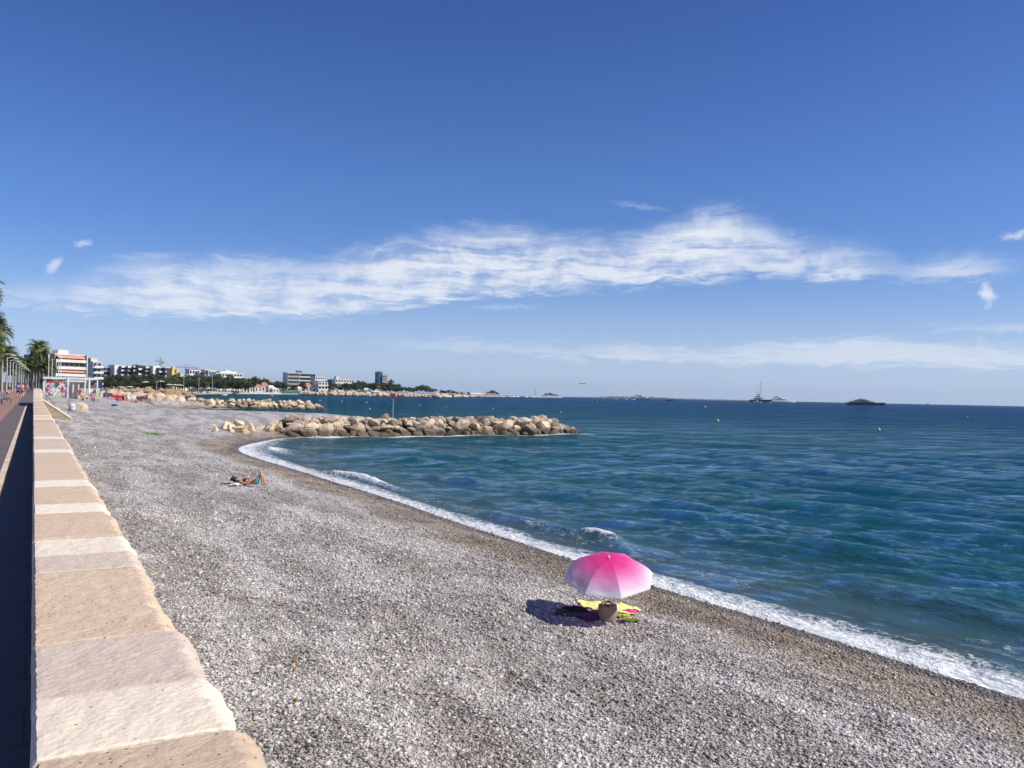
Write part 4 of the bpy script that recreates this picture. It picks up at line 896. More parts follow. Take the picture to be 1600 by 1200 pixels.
def figure(J, loc, rz, label, skin, shirt=None, shorts=None, hair=M_HAIR, s=1., group=None, fingers=False, legs=None, z_up_face=None, long_hair=False):
    """J: joints in metres; keys pelvis waist chest neck head crown shL elL wrL haL (and R) hipL knL anL toL (and R)"""
    e = empty('person', loc, label, 'person', group, rz); e.scale = (s, s, s)
    order = ['pelvis', 'waist', 'chest', 'neck', 'head', 'crown']+[a+b_ for b_ in 'LR' for a in ('sh', 'el', 'wr', 'ha', 'hip', 'kn', 'an', 'to')]
    rd = dict(pelvis=(.125, .10), waist=(.115, .09), chest=(.145, .11), neck=.055, head=(.078, .085), crown=(.062, .07))
    for b_ in 'LR': rd.update({'sh'+b_: .062, 'el'+b_: .042, 'wr'+b_: .030, 'ha'+b_: (.036, .020), 'hip'+b_: .088, 'kn'+b_: .057, 'an'+b_: .040, 'to'+b_: .032})
    ix = {k: i for i, k in enumerate(order)}; V = [J[k] for k in order]; Rr = [rd[k] for k in order]
    ed = [('pelvis', 'waist'), ('waist', 'chest'), ('chest', 'neck'), ('neck', 'head'), ('head', 'crown')]
    for b_ in 'LR': ed += [('chest', 'sh'+b_), ('sh'+b_, 'el'+b_), ('el'+b_, 'wr'+b_), ('wr'+b_, 'ha'+b_), ('pelvis', 'hip'+b_), ('hip'+b_, 'kn'+b_), ('kn'+b_, 'an'+b_), ('an'+b_, 'to'+b_)]
    E = [(ix[a], ix[b_]) for a, b_ in ed]
    hd = Vector(J['head']); up = (Vector(J['crown'])-hd).normalized(); fc = Vector(z_up_face or (0, 1, 0)); fc = (fc-up*fc.dot(up)).normalized(); sd_ = up.cross(fc)
    if fingers:
        for b_ in 'LR':
            h_ = Vector(J['ha'+b_]); d = (h_-Vector(J['wr'+b_])).normalized(); sd2 = d.cross(Vector((0.3, .4, .86))).normalized(); nrm = sd2.cross(d)
            for q, (o_, L) in enumerate(((-.027, .055), (-.009, .068), (.009, .064), (.026, .05), (.036, .045))):
                k0 = len(V)
                if q == 4: a = h_-d*.03+sd2*.034; b1 = a+sd2*.022+d*.02; b2 = b1+d*.024-nrm*.008
                else: a = h_+d*.02+sd2*o_; b1 = a+d*L*.5-nrm*.006; b2 = b1+d*L*.4-nrm*.018
                V += [tuple(a), tuple(b1), tuple(b2)]; Rr += [.0095, .0088, .007]; E += [(ix['ha'+b_], k0), (k0, k0+1), (k0+1, k0+2)]
    body = skinned('body', V, E, Rr, 0, skin, e)
    # face details shaped on the head and hair over it
    mb = MB(); c = hd+up*.01
    mb.tube([c+fc*.070+up*.025, c+fc*.104-up*.008, c+fc*.080-up*.020], [.010, .015, .008], 6)
    for sg in (-1, 1): mb.tube([c+sd_*sg*.078+up*.02, c+sd_*sg*.090-up*.005, c+sd_*sg*.080-up*.025], [.012, .016, .008], 6)
    mb.build('nose_and_ears', skin, e, smooth=True)
    mb = MB()
    for sg in (-1, 1): mb.tube([c+fc*.078+sd_*(sg*.03-.011)+up*.022, c+fc*.083+sd_*sg*.03+up*.022, c+fc*.078+sd_*(sg*.03+.011)+up*.022], [.003, .007, .003], 6)
    mb.build('eyes', mat('eye', (.05, .04, .04), .3), e)
    mb = MB(); mb.tube([c+fc*.078-sd_*.022-up*.045, c+fc*.086-up*.047, c+fc*.078+sd_*.022-up*.045], [.004, .008, .004], 6); mb.build('mouth', mat('lips', (.35, .10, .09), .5), e)
    hv = [tuple(hd-fc*.02+up*.03), tuple(hd-fc*.012+up*.085), tuple(Vector(J['crown'])+up*.012-fc*.01)]; hr = [(.088, .09), (.09, .092), (.06, .066)]; he = [(0, 1), (1, 2)]
    if long_hair: hv += [tuple(hd-fc*.075-up*.04), tuple(hd-fc*.08-up*.15)]; hr += [.05, .03]; he += [(0, 3), (3, 4)]
    skinned('hair', hv, he, hr, 1, hair, e)
    def cloth_part(nm, keys, eds, k, m_, ends=None):
        vv = [J[x] for x in keys]; rr_ = []
        if ends:
            for a, (b_, t) in ends.items(): vv[keys.index(a)] = tuple(Vector(J[b_]).lerp(Vector(J[a]), t))
        for x in keys:
            r_ = rd[x]; rr_.append(tuple(q*k+.012 for q in r_) if isinstance(r_, tuple) else r_*k+.012)
        skinned(nm, vv, [(keys.index(a), keys.index(b_)) for a, b_ in eds], rr_, 0, m_, e)
    if shirt: cloth_part('shirt', ['waist', 'pelvis', 'chest', 'shL', 'elL', 'shR', 'elR'], [('pelvis', 'waist'), ('waist', 'chest'), ('chest', 'shL'), ('shL', 'elL'), ('chest', 'shR'), ('shR', 'elR')], 1.05, shirt, {'elL': ('shL', .62), 'elR': ('shR', .62)})
    if shorts: cloth_part('shorts', ['pelvis', 'waist', 'hipL', 'knL', 'hipR', 'knR'], [('pelvis', 'waist'), ('pelvis', 'hipL'), ('hipL', 'knL'), ('pelvis', 'hipR'), ('hipR', 'knR')], 1.08, shorts, {'knL': ('hipL', .6), 'knR': ('hipR', .6), 'waist': ('pelvis', .5)})
    if legs: cloth_part('trousers', ['pelvis', 'waist', 'hipL', 'knL', 'anL', 'hipR', 'knR', 'anR'], [('pelvis', 'waist'), ('pelvis', 'hipL'), ('hipL', 'knL'), ('knL', 'anL'), ('pelvis', 'hipR'), ('hipR', 'knR'), ('knR', 'anR')], 1.08, legs, {'waist': ('pelvis', .5)})
    return e
def J_stand(arms=0., stride=0., bend=0.):
    j = dict(pelvis=(0, 0, .94), waist=(0, .0, 1.10), chest=(0, .02+bend, 1.33), neck=(0, .03+bend*1.3, 1.49), head=(0, .05+bend*1.4, 1.60), crown=(0, .05+bend*1.4, 1.70))
    for b_, s_ in (('L', -1), ('R', 1)):
        f = stride*s_; j['sh'+b_] = (s_*.18, .02+bend, 1.42)
        if arms: j['el'+b_] = (s_*.25, -f*.25-.05+bend, 1.17); j['wr'+b_] = (s_*.19, .20-f*.22+bend, 1.22); j['ha'+b_] = (s_*.17, .28-f*.22+bend, 1.26)
        else: j['el'+b_] = (s_*.23, -.02-f*.1, 1.14); j['wr'+b_] = (s_*.24, .05-f*.2, .90); j['ha'+b_] = (s_*.24, .07-f*.22, .81)
        j['hip'+b_] = (s_*.09, 0, .89)
        if f > 0: j['kn'+b_] = (s_*.10, f*.42, .55); j['an'+b_] = (s_*.10, f*.38, .14); j['to'+b_] = (s_*.11, f*.38+.15, .07)
        else: j['kn'+b_] = (s_*.10, f*.08+.04, .48); j['an'+b_] = (s_*.10, f*.62, .10-f*.20); j['to'+b_] = (s_*.11, f*.62+.14, .035-f*.10)
    return j
def J_sit(h=.0, lean=0.):      # on the ground (h=0) knees up, or on a bench (h=.45)
    j = dict(pelvis=(0, 0, .12+h), waist=(0, .02+lean*.3, .27+h), chest=(0, .06+lean, .50+h), neck=(0, .10+lean*1.4, .66+h), head=(0, .15+lean*1.6, .76+h), crown=(0, .17+lean*1.6, .86+h))
    for b_, s_ in (('L', -1), ('R', 1)):
        j['sh'+b_] = (s_*.18, .06+lean, .58+h); j['hip'+b_] = (s_*.09, .03, .10+h)
        if h: j['kn'+b_] = (s_*.13, .45, .52); j['an'+b_] = (s_*.13, .46, .09); j['to'+b_] = (s_*.14, .62, .04); j['el'+b_] = (s_*.24, .24+lean, .42+h); j['wr'+b_] = (s_*.12, .44+lean*.6, .26+h); j['ha'+b_] = (s_*.08, .50+lean*.6, .24+h)
        else: j['kn'+b_] = (s_*.13, .40, .44); j['an'+b_] = (s_*.12, .68, .08); j['to'+b_] = (s_*.13, .82, .04); j['el'+b_] = (s_*.22, .22, .36); j['wr'+b_] = (s_*.16, .40, .44); j['ha'+b_] = (s_*.12, .46, .46)
    return j
def J_lie():
    j = dict(pelvis=(0, 0, .12), waist=(0, -.16, .12), chest=(0, -.40, .13), neck=(0, -.57, .13), head=(0, -.68, .14), crown=(0, -.78, .14))
    for b_, s_ in (('L', -1), ('R', 1)):
        j.update({'sh'+b_: (s_*.18, -.48, .12), 'el'+b_: (s_*.27, -.22, .07), 'wr'+b_: (s_*.24, .02, .06), 'ha'+b_: (s_*.22, .10, .05), 'hip'+b_: (s_*.09, .05, .12), 'kn'+b_: (s_*.10, .46, .11), 'an'+b_: (s_*.10, .88, .07), 'to'+b_: (s_*.12, .94, .16)})
    return j
def cmat(name, c): return mat(name, c, .85, .12, 8)
# --- the sunbather on the shingle
pb = ground(385, 760, .9); pb.z = bz(pb.x, pb.y); zb0 = pb.z
pb = hit(364, 758.5); pb.z += .02
Jb = dict(crown=(.02, 0, .235), head=(.11, 0, .21), neck=(.225, 0, .165), chest=(.39, 0, .135), waist=(.64, 0, .115), pelvis=(.83, 0, .125),
          shL=(.31, .17, .13), elL=(.58, .26, .09), wrL=(.52, .13, .27), haL=(.48, .08, .31), shR=(.31, -.17, .12), elR=(.63, -.23, .07), wrR=(.70, -.19, .31), haR=(.725, -.17, .385),
          hipL=(.88, .09, .12), knL=(1.03, .13, .50), anL=(1.14, .12, .07), toL=(1.27, .13, .035), hipR=(.88, -.09, .12), knR=(1.08, -.13, .49), anR=(1.13, -.14, .07), toR=(1.27, -.15, .035))
e = figure(Jb, pb, -AZ, 'tanned sunbather in turquoise trunks lying on the shingle with knees up', SK[0], shorts=cmat('turquoise_trunks', (.12, .58, .50)), fingers=True, z_up_face=(0, 0, 1), long_hair=True)
mb = MB()
for a in (Jb['chest'],): mb.loft([[Vector((x, .175*math.cos(t), .125+.135*math.sin(t)*(1.0))) for t in [2*math.pi*k/14 for k in range(14)]] for x in (.40, .50)])
mb.build('bikini_top', cmat('black_swimwear', (.015, .013, .015)), e, smooth=True)
ax = Vector((math.cos(AZ), -math.sin(AZ), 0)); ay = Vector((math.sin(AZ), math.cos(AZ), 0))
mb = MB(); mb.box(-.11, -.08, 0, .11, .06, .010); mb.box(-.11, .062, 0, .11, .16, .010); o = mb.build('magazine', mat('white_paper', (.80, .80, .78), .6)); o.location = pb+ax*.47+ay*.06+Vector((0, 0, .275)); o.rotation_euler = (R(8), R(-14), -AZ); props(o, 'open white magazine held over the sunbather on the shingle', 'magazine')
def cloth(name, label, cat, loc, w_, l_, rz, m_, crump=.03, thick=.012, group=None, seed=0, n=26, hump=0.):
    V = []; 
    for j in range(n+1):
        for k in range(n+1):
            x = (k/n-.5)*w_; y = (j/n-.5)*l_; e1 = mnoise.noise(Vector((x*3+seed, y*3, seed)))*.12*min(w_, l_)
            wx = x+e1*(abs(k/n-.5)*2); wy = y+mnoise.noise(Vector((x*3, y*3+seed, 9)))*.12*min(w_, l_)
            c_, s_ = math.cos(rz), math.sin(rz); X_, Y_ = loc[0]+wx*c_-wy*s_, loc[1]+wx*s_+wy*c_
            z = crump*(.9+1.3*mnoise.fractal(Vector((x*7+seed, y*7, seed)), 1, 2, 4))+hump*math.exp(-((x/w_*3)**2+(y/l_*3)**2))
            V.append((X_-loc[0], Y_-loc[1], max(z, .012)))
    XY = np.array([(v[0]+loc[0], v[1]+loc[1]) for v in V]); zb_ = beach_z(XY[:, 0], XY[:, 1]); V = [(v[0], v[1], v[2]+zz-loc[2]) for v, zz in zip(V, zb_)]
    o = np_mesh(name, V, [(j*(n+1)+k, j*(n+1)+k+1, (j+1)*(n+1)+k+1, (j+1)*(n+1)+k) for j in range(n) for k in range(n)], [m_]); o.location = loc
    s_ = o.modifiers.new('solid', 'SOLIDIFY'); s_.thickness = thick; s_.offset = 1
    return props(o, label, cat, group)
def gp(px, py, zz=.8):
    return hit(px, py)
cloth('towel', 'thin dark towel end beside the sunbather head', 'towel', gp(355, 757.5), .42, .14, -AZ+.1, cmat('dark_green_cloth', (.012, .03, .02)), .045, seed=3)
cloth('towel', 'white rolled towel under the head of the sunbather', 'towel', gp(366, 759.5), .30, .36, -AZ, cmat('white_cloth', (.74, .74, .72)), .05, seed=4, hump=.04)
cloth('towel', 'green and yellow towel dropped on the upper shingle near the breakwater', 'towel', gp(242, 678.5), 1.4, .45, -AZ, cmat('lime_cloth', (.20, .30, .10)), .05, seed=6, hump=.10)

# --- parasol group
ub = gp(964, 972, .7)
umb = empty('beach_parasol', ub, 'pink and white beach parasol tilted on a white pole in the shingle', 'parasol', rz=-AZ)
u_ax = Vector((-.062, -.045, 1)).normalized()
apex = Vector((-.165, -.08, 1.06)); base_v = Vector((.0, 0, -.25))
mb = MB(); mb.tube([base_v, apex*.5+Vector((0, 0, .02)), apex-Vector((0, 0, .02))], .0125, 12); mb.build('pole', mat('white_pole_paint', (.74, .73, .71), .35, .05), umb, smooth=True)
# canopy frame: eight ribs; the axis leans towards the viewer
tilt_v = Vector((-.03, -.27, 1)).normalized(); a1 = tilt_v.cross(Vector((0, 1, 0))).normalized(); a2 = tilt_v.cross(a1) # a1 ~ +x
if a1.x < 0: a1 = -a1
a2 = tilt_v.cross(a1); RAD, HT = .762, .335
def cpt(phi, s, rr_=1.):       # phi from image right towards the viewer
    rad = RAD*math.sin(s*R(62))/math.sin(R(62))*rr_; h = HT*(math.cos(s*R(62))-math.cos(R(62)))/(1-math.cos(R(62)))
    return apex+a1*rad*math.cos(phi)-a2*rad*math.sin(phi)*(1)+tilt_v*(h-HT)
if (a2.y < 0): a2 = -a2
V = []; nS, nP = 18, 12; rib0 = R(-9)
fs = []
for k in range(8):
    for jp in range(nP+1):
        f = jp/nP; phi = rib0+R(45)*(k+f); sag = 1-(1-math.cos(R(22.5)))*math.sin(math.pi*f)*1.0
        for js in range(nS+1):
            s = js/nS; p = cpt(phi, s, 1-(1-sag)*(.35+.65*s)*1.0); bul = math.sin(math.pi*f)*s
            p = p-tilt_v*.045*bul*s*(1-.35*s)+tilt_v*.004*math.sin(s*17+f*9+k*2)*bul; p += tilt_v*.028*bul*(s > .93)
            V.append(tuple(p))
    b0 = k*(nP+1)*(nS+1)
    for jp in range(nP):
        for js in range(nS): q = b0+jp*(nS+1)+js; fs.append((q, q+1, q+nS+2, q+nS+1))
def canopy_mat():
    m_ = bpy.data.materials.new('canopy_fabric'); m_.use_nodes = True; t = NT(m_.node_tree); b = t.n['Principled BSDF']
    rd_ = t.node('ShaderNodeAttribute', attribute_name='reach').outputs['Fac']; co = t.node('ShaderNodeTexCoord').outputs['Object']
    u = t.m('ADD', rd_, t.m('MULTIPLY', t.m('SUBTRACT', t.noise(co, 3, 2, .5), .5), .12))
    c = t.ramp(u, [(0, (.80, .03, .24)), (.34, (.82, .06, .31)), (.56, (.80, .20, .47)), (.76, (.80, .46, .66)), (.93, (.82, .76, .82)), (1, (.84, .82, .84))])
    t.l.new(c, b.inputs['Base Color']); b.inputs['Roughness'].default_value = .6
    t.l.new(t.bump(t.noise(t.mapping(co, scale=(2.5, 9, 9)), 1.5, 3, .5, 1.2), .28, .03), b.inputs['Normal'])
    tr = t.node('ShaderNodeBsdfTranslucent', inp={0: c}); mx = t.node('ShaderNodeMixShader', inp={0: .30, 1: b.outputs[0], 2: tr.outputs[0]}); t.l.new(mx.outputs[0], t.n['Material Output'].inputs[0]); return m_
reach = np.tile(np.tile(np.arange(nS+1)/nS, nP+1), 8)
can = np_mesh('canopy', V, fs, [canopy_mat()], attrs={'reach': reach}, parent=umb)
for k in range(8):
    mb = MB(); mb.tube([cpt(rib0+R(45)*k, s)-tilt_v*.008 for s in (.02, .15, .3, .45, .6, .75, .9, 1.0)], .0035, 6); mb.build('rib', mat('rib_metal', (.55, .55, .56), .3, .05, metal=.6), umb)
for k in range(8):
    mb = MB(); mb.tube([apex-Vector((-.004, 0, .32)), cpt(rib0+R(45)*k, .5)-tilt_v*.01], .003, 5); mb.build('stretcher', mat('rib_metal', (0, 0, 0)), umb)
mb = MB(); mb.tube([apex, apex+tilt_v*.02, apex+tilt_v*.045], [.018, .02, .006], 10); mb.build('finial', mat('white_plastic', (.75, .72, .74), .4), umb, smooth=True)

def basket_mat():
    m_ = bpy.data.materials.new('woven_straw'); m_.use_nodes = True; t = NT(m_.node_tree); b = t.n['Principled BSDF']; co = t.node('ShaderNodeTexCoord').outputs['Object']
    wv = t.node('ShaderNodeTexWave', inp={'Vector': co, 'Scale': 22., 'Distortion': 3., 'Detail': 3.}, bands_direction='Z').outputs['Fac']
    t.l.new(t.mix(wv, (.26, .20, .145), (.56, .48, .37)), b.inputs['Base Color']); b.inputs['Roughness'].default_value = .85; t.l.new(t.bump(wv, .8, .01), b.inputs['Normal']); return m_
bg_ = gp(949, 970, .7); bag = empty('straw_bag', bg_, 'woven straw beach bag with looped handles under the pink parasol', 'bag', rz=-AZ+.1)
def ring(cx, cy, z, rx, ry, n=24, p=.75, dz=0):
    out = []
    for k in range(n):
        t = 2*math.pi*k/n; c_, s_ = math.cos(t), math.sin(t); out.append(Vector((cx+rx*abs(c_)**p*(1 if c_ > 0 else -1), cy+ry*abs(s_)**p*(1 if s_ > 0 else -1), z+dz*abs(c_)+.006*math.sin(5*t))))
    return out
mb = MB(); mb.loft([ring(0, 0, .0, .115, .075), ring(0, 0, .06, .145, .095), ring(0, 0, .16, .165, .10), ring(.0, 0, .245, .150, .085, dz=.02), ring(0, 0, .243, .142, .077, dz=.02), ring(0, 0, .16, .155, .09), ring(0, 0, .08, .12, .07)], caps=False)
mb.add([tuple(v) for v in ring(0, 0, .0, .115, .075)], [tuple(range(24))]); mb.build('bag_body', basket_mat(), bag, smooth=True)
for sg in (-1, 1):
    mb = MB(); mb.tube([(.12*math.cos(t), sg*.075-sg*.03*math.sin(t), .20+.105*math.sin(t)) for t in [math.pi*k/14 for k in range(15)]], .011, 8); mb.build('handle', mat('leather_handle', (.34, .25, .17), .6, .2, 20), bag, smooth=True)
def lump(name, label, cat, loc, dims, rz, m_, seed, group=None, sub=3, amp=.25, nf=3.):
    b = bmesh.new(); bmesh.ops.create_icosphere(b, subdivisions=sub, radius=1)
    for v in b.verts:
        n_ = mnoise.fractal(v.co*nf*.5+Vector((seed, 0, 0)), 1, 2, 4); v.co *= 1+amp*n_; v.co.z = max(v.co.z, -.55); v.co = Vector((v.co.x*dims[0], v.co.y*dims[1], (v.co.z+.55)*dims[2]))
    me = bpy.data.meshes.new(name); b.to_mesh(me); b.free(); me.materials.append(m_); me.polygons.foreach_set('use_smooth', [True]*len(me.polygons)); o = bpy.data.objects.new(name, me); C.objects.link(o); o.location = loc; o.rotation_euler = (0, 0, rz)
    return props(o, label, cat, group)
lump('scarf', 'dark brown scarf stuffed in the top of the straw bag', 'scarf', bg_+Vector((-.02, .0, .14)), (.11, .06, .06), -AZ, cmat('dark_brown_cloth', (.06, .022, .018)), 2)
lump('bottle_cap', 'pale tan tube poking from the straw bag', 'tube', bg_+Vector((.045, -.03, .20)), (.02, .02, .05), 0, mat('tan_plastic', (.72, .50, .28), .4), 3, amp=.05)
cloth('towel', 'pale yellow towel spread behind the straw bag', 'towel', gp(945, 951), .95, .62, -AZ+.15, cmat('pale_yellow_cloth', (.78, .74, .26)), .022, seed=11, n=40)
cloth('towel', 'yellow towel end to the right of the parasol pole', 'towel', gp(982, 951), .42, .34, -AZ-.35, cmat('pale_yellow_cloth', (0, 0, 0)), .03, seed=14)
cloth('towel', 'crumpled purple towel in the parasol shade left of the bag', 'towel', gp(925, 964), .46, .42, -AZ+.3, cmat('purple_cloth', (.10, .03, .11)), .025, seed=21, hump=.04)
cloth('towel', 'dark green towel lying in the parasol shadow', 'towel', gp(889, 961), .46, .34, -AZ, cmat('deep_green_cloth', (.02, .09, .06)), .02, seed=23)
lump('beach_bag', 'dark folded bag lying at the back of the parasol shade', 'bag', gp(898, 957), (.22, .10, .07), -AZ-.1, cmat('black_cloth', (.018, .014, .02)), 7)
lump('clothes', 'bright magenta clothes bundle on the yellow towel', 'clothes', gp(983, 959), (.13, .085, .05), -AZ, cmat('magenta_cloth', (.70, .03, .30)), 5, nf=6)
def flipflop(loc, rz, label, m1, m2):
    e = empty('flip_flop', loc, label, 'flip flop', 'flip flops by the parasol', rz); mb = MB()
    out = [(.055*w_, y) for y, w_ in ((-.13, .35), (-.115, .6), (-.06, .66), (0, .62), (.06, .82), (.11, .72), (.135, .35))]; ring_ = out+[(-x, y) for x, y in reversed(out)]
    mb.loft([[Vector((x, y, z)) for x, y in ring_] for z in (0, .02)]); mb.build('sole', m1, e); mb = MB()
    for sg in (-1, 1): mb.tube([(0, .09, .02), (sg*.018, .05, .05), (sg*.042, -.02, .022)], .005, 6)
    mb.build('strap', m2, e)
M_FY = mat('yellow_foam', (.62, .62, .05), .7); M_FG = mat('green_foam', (.10, .22, .05), .7)
p = gp(972, 966); flipflop(p+Vector((0, 0, .03)), R(60), 'yellow flip flop lying right beside the parasol pole', M_FY, M_FG)
p = gp(984, 972); flipflop(p+Vector((0, 0, .03)), R(75), 'green and yellow patterned flip flop nearest the camera by the parasol', M_FG, M_FY)
cloth('towel', 'patterned green and orange wrap at the foot of the parasol', 'wrap', gp(986, 971), .26, .14, -AZ, mat('patterned_wrap', (.16, .26, .05), .8, .2, 30, col2=(.5, .2, .08)), .03, seed=31)
# curled dry leaves
ML = mat('dry_leaf', (.42, .16, .04), .8, .3, 20)
for k, (px, py) in enumerate(((408, 1053), (458, 1041), (536, 1044), (580, 1056), (432, 1192), (463, 1102), (1222, 991), (320, 968))):
    p = gp(px, py); V = []; n = 6; q = random.Random(k)
    for j in range(n+1):
        for i in range(n+1):
            u, v = j/n-.5, i/n-.5; V.append((u*.05, v*.032*(1-3*u*u)*(1+.3*q.random()), .012+.12*v*v+.05*u*u+.004*q.random()))
    o = np_mesh('dry_leaf', V, [(a*(n+1)+b_, a*(n+1)+b_+1, (a+1)*(n+1)+b_+1, (a+1)*(n+1)+b_) for a in range(n) for b_ in range(n)], [ML]); o.location = p+Vector((0, 0, .018)); o.rotation_euler = (q.uniform(-.4, .4), q.uniform(-.4, .4), q.uniform(0, 6)); o.scale = (q.uniform(.8, 1.3),)*3
    props(o, 'small curled orange brown dry leaf lying on the grey pebbles', 'leaf', 'dry leaves scattered over the shingle')
o = bpy.data.objects.new('flat_stone', BM[2]); C.objects.link(o); p = gp(437, 946); o.location = p+Vector((0, 0, .02)); o.scale = (.085, .06, .02); o.rotation_euler = (0, 0, -AZ); props(o, 'flat dark slab stone lying alone on the left shingle', 'stone')

# --- promenade furniture and walkers
LP = []
def lamp(x, y, k):
    e = empty('lamp_post', (x, y, PZ-.45), ordn(k)+' pale lamp post from the camera in the promenade row', 'lamp post', 'lamp posts along the promenade')
    mb = MB(); mb.tube([(0, 0, 0), (0, 0, 7.3)], [.13, .085], 8); mb.build('post', M_METAL, e); mb = MB(); mb.tube([(-.1, 0, 7.25), (.5, 0, 7.42), (1.2, 0, 7.40), (1.9, 0, 7.22)], [.09, .085, .075, .06], 6); mb.build('arm', M_METAL, e)
    mb = MB(); mb.loft([[Vector((x_, -.16, 7.14)), Vector((x_, .16, 7.14)), Vector((x_, .10, 7.26)), Vector((x_, -.10, 7.26))] for x_ in (1.2, 2.0)]); mb.build('lamp_head', M_METAL, e)
for k, (px, dp) in enumerate(((3.5, 149), (10.5, 168), (15.5, 186), (20, 203), (24.5, 222), (29.5, 246), (33.5, 270), (37, 296), (40.5, 330), (44, 370), (57, 300), (63, 330), (68, 300))):
    p = at(px, dp); lamp(p.x, p.y, k)
def Jmix(): pass
p = at(29, 91); figure(J_stand(1, .8, .03), (p.x, p.y, PZ), R(-2), 'runner in a bright blue shirt and black shorts on the promenade', SK[0], cmat('blue_shirt', (.02, .12, .55)), cmat('black_shorts', (.015, .015, .02)))
p = at(35.7, 97); figure(J_stand(1, -.8, .03), (p.x, p.y, PZ), R(2), 'runner in a red shirt beside the runner in blue', SK[1], cmat('red_shirt', (.65, .04, .05)), cmat('grey_shorts', (.09, .09, .10)))
p = at(43, 140); figure(J_stand(0, .5), (p.x, p.y, PZ), R(180), 'walker in grey clothes beyond the two runners', SK[1], cmat('grey_shirt', (.22, .20, .20)), None, legs=cmat('brown_trousers', (.14, .10, .08)))
p = at(5.5, 65.5); bn = empty('bench', (p.x, p.y, PZ), 'blue grey slatted bench at the left edge of the promenade', 'bench', rz=R(-90))
mb = MB()
for k in range(4): mb.box(-1.2, -.05+k*.11, .41, 1.2, .04+k*.11, .45)
mb.build('seat', mat('blue_grey_bench', (.20, .24, .28), .6), bn); mb = MB()
for k in range(3): mb.box(-1.2, -.14, .55+k*.12, 1.2, -.10, .64+k*.12)
mb.build('backrest', mat('blue_grey_bench', (0, 0, 0)), bn)
for sx_ in (-1, 1):
    mb = MB(); mb.box(sx_*.95-.03, -.12, 0, sx_*.95+.03, -.06, .95); mb.box(sx_*.95-.03, .27, 0, sx_*.95+.03, .33, .408); mb.box(sx_*.95-.03, -.058, .35, sx_*.95+.03, .268, .405); mb.build('leg', mat('blue_grey_bench', (0, 0, 0)), bn)
figure(J_sit(.42, .10), (p.x+.08, p.y+.15, PZ), R(-90), 'seated person in grey leaning forward on the promenade bench', SK[0], cmat('beige_shirt', (.42, .36, .31)), None, legs=cmat('grey_trousers', (.20, .19, .19)), hair=M_HAIRB)

# ================================================================== BEACH CLUB
def mural_mat(name, seed, sc):
    m_ = bpy.data.materials.new(name); m_.use_nodes = True; t = NT(m_.node_tree); b = t.n['Principled BSDF']; co = t.node('ShaderNodeTexCoord').outputs['Object']
    q = t.mapping(co, loc=(seed, seed*2, seed), scale=(1, .01, 1))
    wp = t.node('ShaderNodeVectorMath', operation='MULTIPLY', inp={0: t.noise(q, .9, 3, .6, 0, 1), 1: (1.8, 0, 1.8)}).outputs[0]; q2 = t.node('ShaderNodeVectorMath', operation='ADD', inp={0: q, 1: wp}).outputs[0]
    v = t.voro(q2, sc); r_ = t.node('ShaderNodeSeparateColor', inp={0: v.outputs['Color']}).outputs[0]
    c = t.ramp(r_, [(0, (.62, .62, .60)), (.16, (.45, .05, .06)), (.30, (.45, .55, .12)), (.42, (.20, .45, .42)), (.54, (.60, .60, .62)), (.66, (.55, .20, .30)), (.76, (.08, .08, .10)), (.84, (.62, .50, .10)), (.92, (.30, .34, .50))], 'CONSTANT')
    ed = t.voro(q2, sc, 'DISTANCE_TO_EDGE').outputs['Distance']
    c = t.mix(t.sstep(ed, .05, .02), c, (.03, .03, .035)); v2 = t.voro(q2, sc*2.6); r2 = t.node('ShaderNodeSeparateColor', inp={0: v2.outputs['Color']}).outputs[1]
    c = t.mix(t.m('MULTIPLY', t.sstep(r2, .72, .78), .8), c, (.66, .64, .62)); t.l.new(c, b.inputs['Base Color']); b.inputs['Roughness'].default_value = .7; return m_
CD = 158.; CZ = 1.95
cl_ = base_empty(112, CD, CZ, 'beach_club', 'white framed beach club pavilion with graffiti covered walls on a wooden deck', 'pavilion')
def cx_(px): return wpx(CD, px-112)*1.0
def cz_(px, py): return zat(px, py, CD)-CZ
M_FR = mat('white_frame', (.68, .68, .68), .6, .06, 2); M_DECK = mat('grey_deck_boards', (.36, .34, .32), .85, .2, 3); M_NAVY = mat('navy_panel', (.03, .04, .12), .7)
mb = MB(); mb.box(cx_(71), -4, -.6, cx_(178), 9, cz_(112, 625)); mb.build('deck', M_DECK, cl_); dz = cz_(112, 625)
mb = MB(); mb.box(cx_(76), 0, dz+.002, cx_(103), .25, cz_(90, 592.5)); mb.build('mural_wall', mural_mat('mural_tall', 3, 1.35), cl_)
mb = MB(); mb.box(cx_(120), -.6, dz+.002, cx_(156.5), -.4, cz_(138, 607)); mb.build('mural_wall', mural_mat('mural_low', 8, 1.4), cl_)
top = cz_(90, 590)
for (xa, xb, ya, yb, za, zb_) in ((cx_(73), cx_(149), -.3, .0, top-.28, top+.1), (cx_(73), cx_(149), 5.6, 5.9, top-.28, top+.1), (cx_(73), cx_(73)+.3, .01, 5.59, top-.28, top+.1), (cx_(147), cx_(149), .01, 5.59, top-.28, top+.1), (cx_(104), cx_(133), -.28, 0.02, top-.75, top-.45)):
    mb = MB(); mb.box(xa, ya, za, xb, yb, zb_); mb.build('beam', M_FR, cl_)
for px in (74, 114.5, 122, 148.5):
    for yy in (.03, 5.5):
        mb = MB(); mb.box(cx_(px)-.12, yy, dz, cx_(px)+.12, yy+.22, top-.285); mb.build('post', M_FR, cl_)
mb = MB(); mb.box(cx_(124), 5.0, dz, cx_(133), 5.2, top-.4); mb.build('doorway', M_DARK, cl_); mb = MB(); mb.box(cx_(104), 5.3, dz, cx_(147), 5.45, top-.3); mb.build('back_wall', mat('back_wall_dark', (.16, .14, .13), .8), cl_)
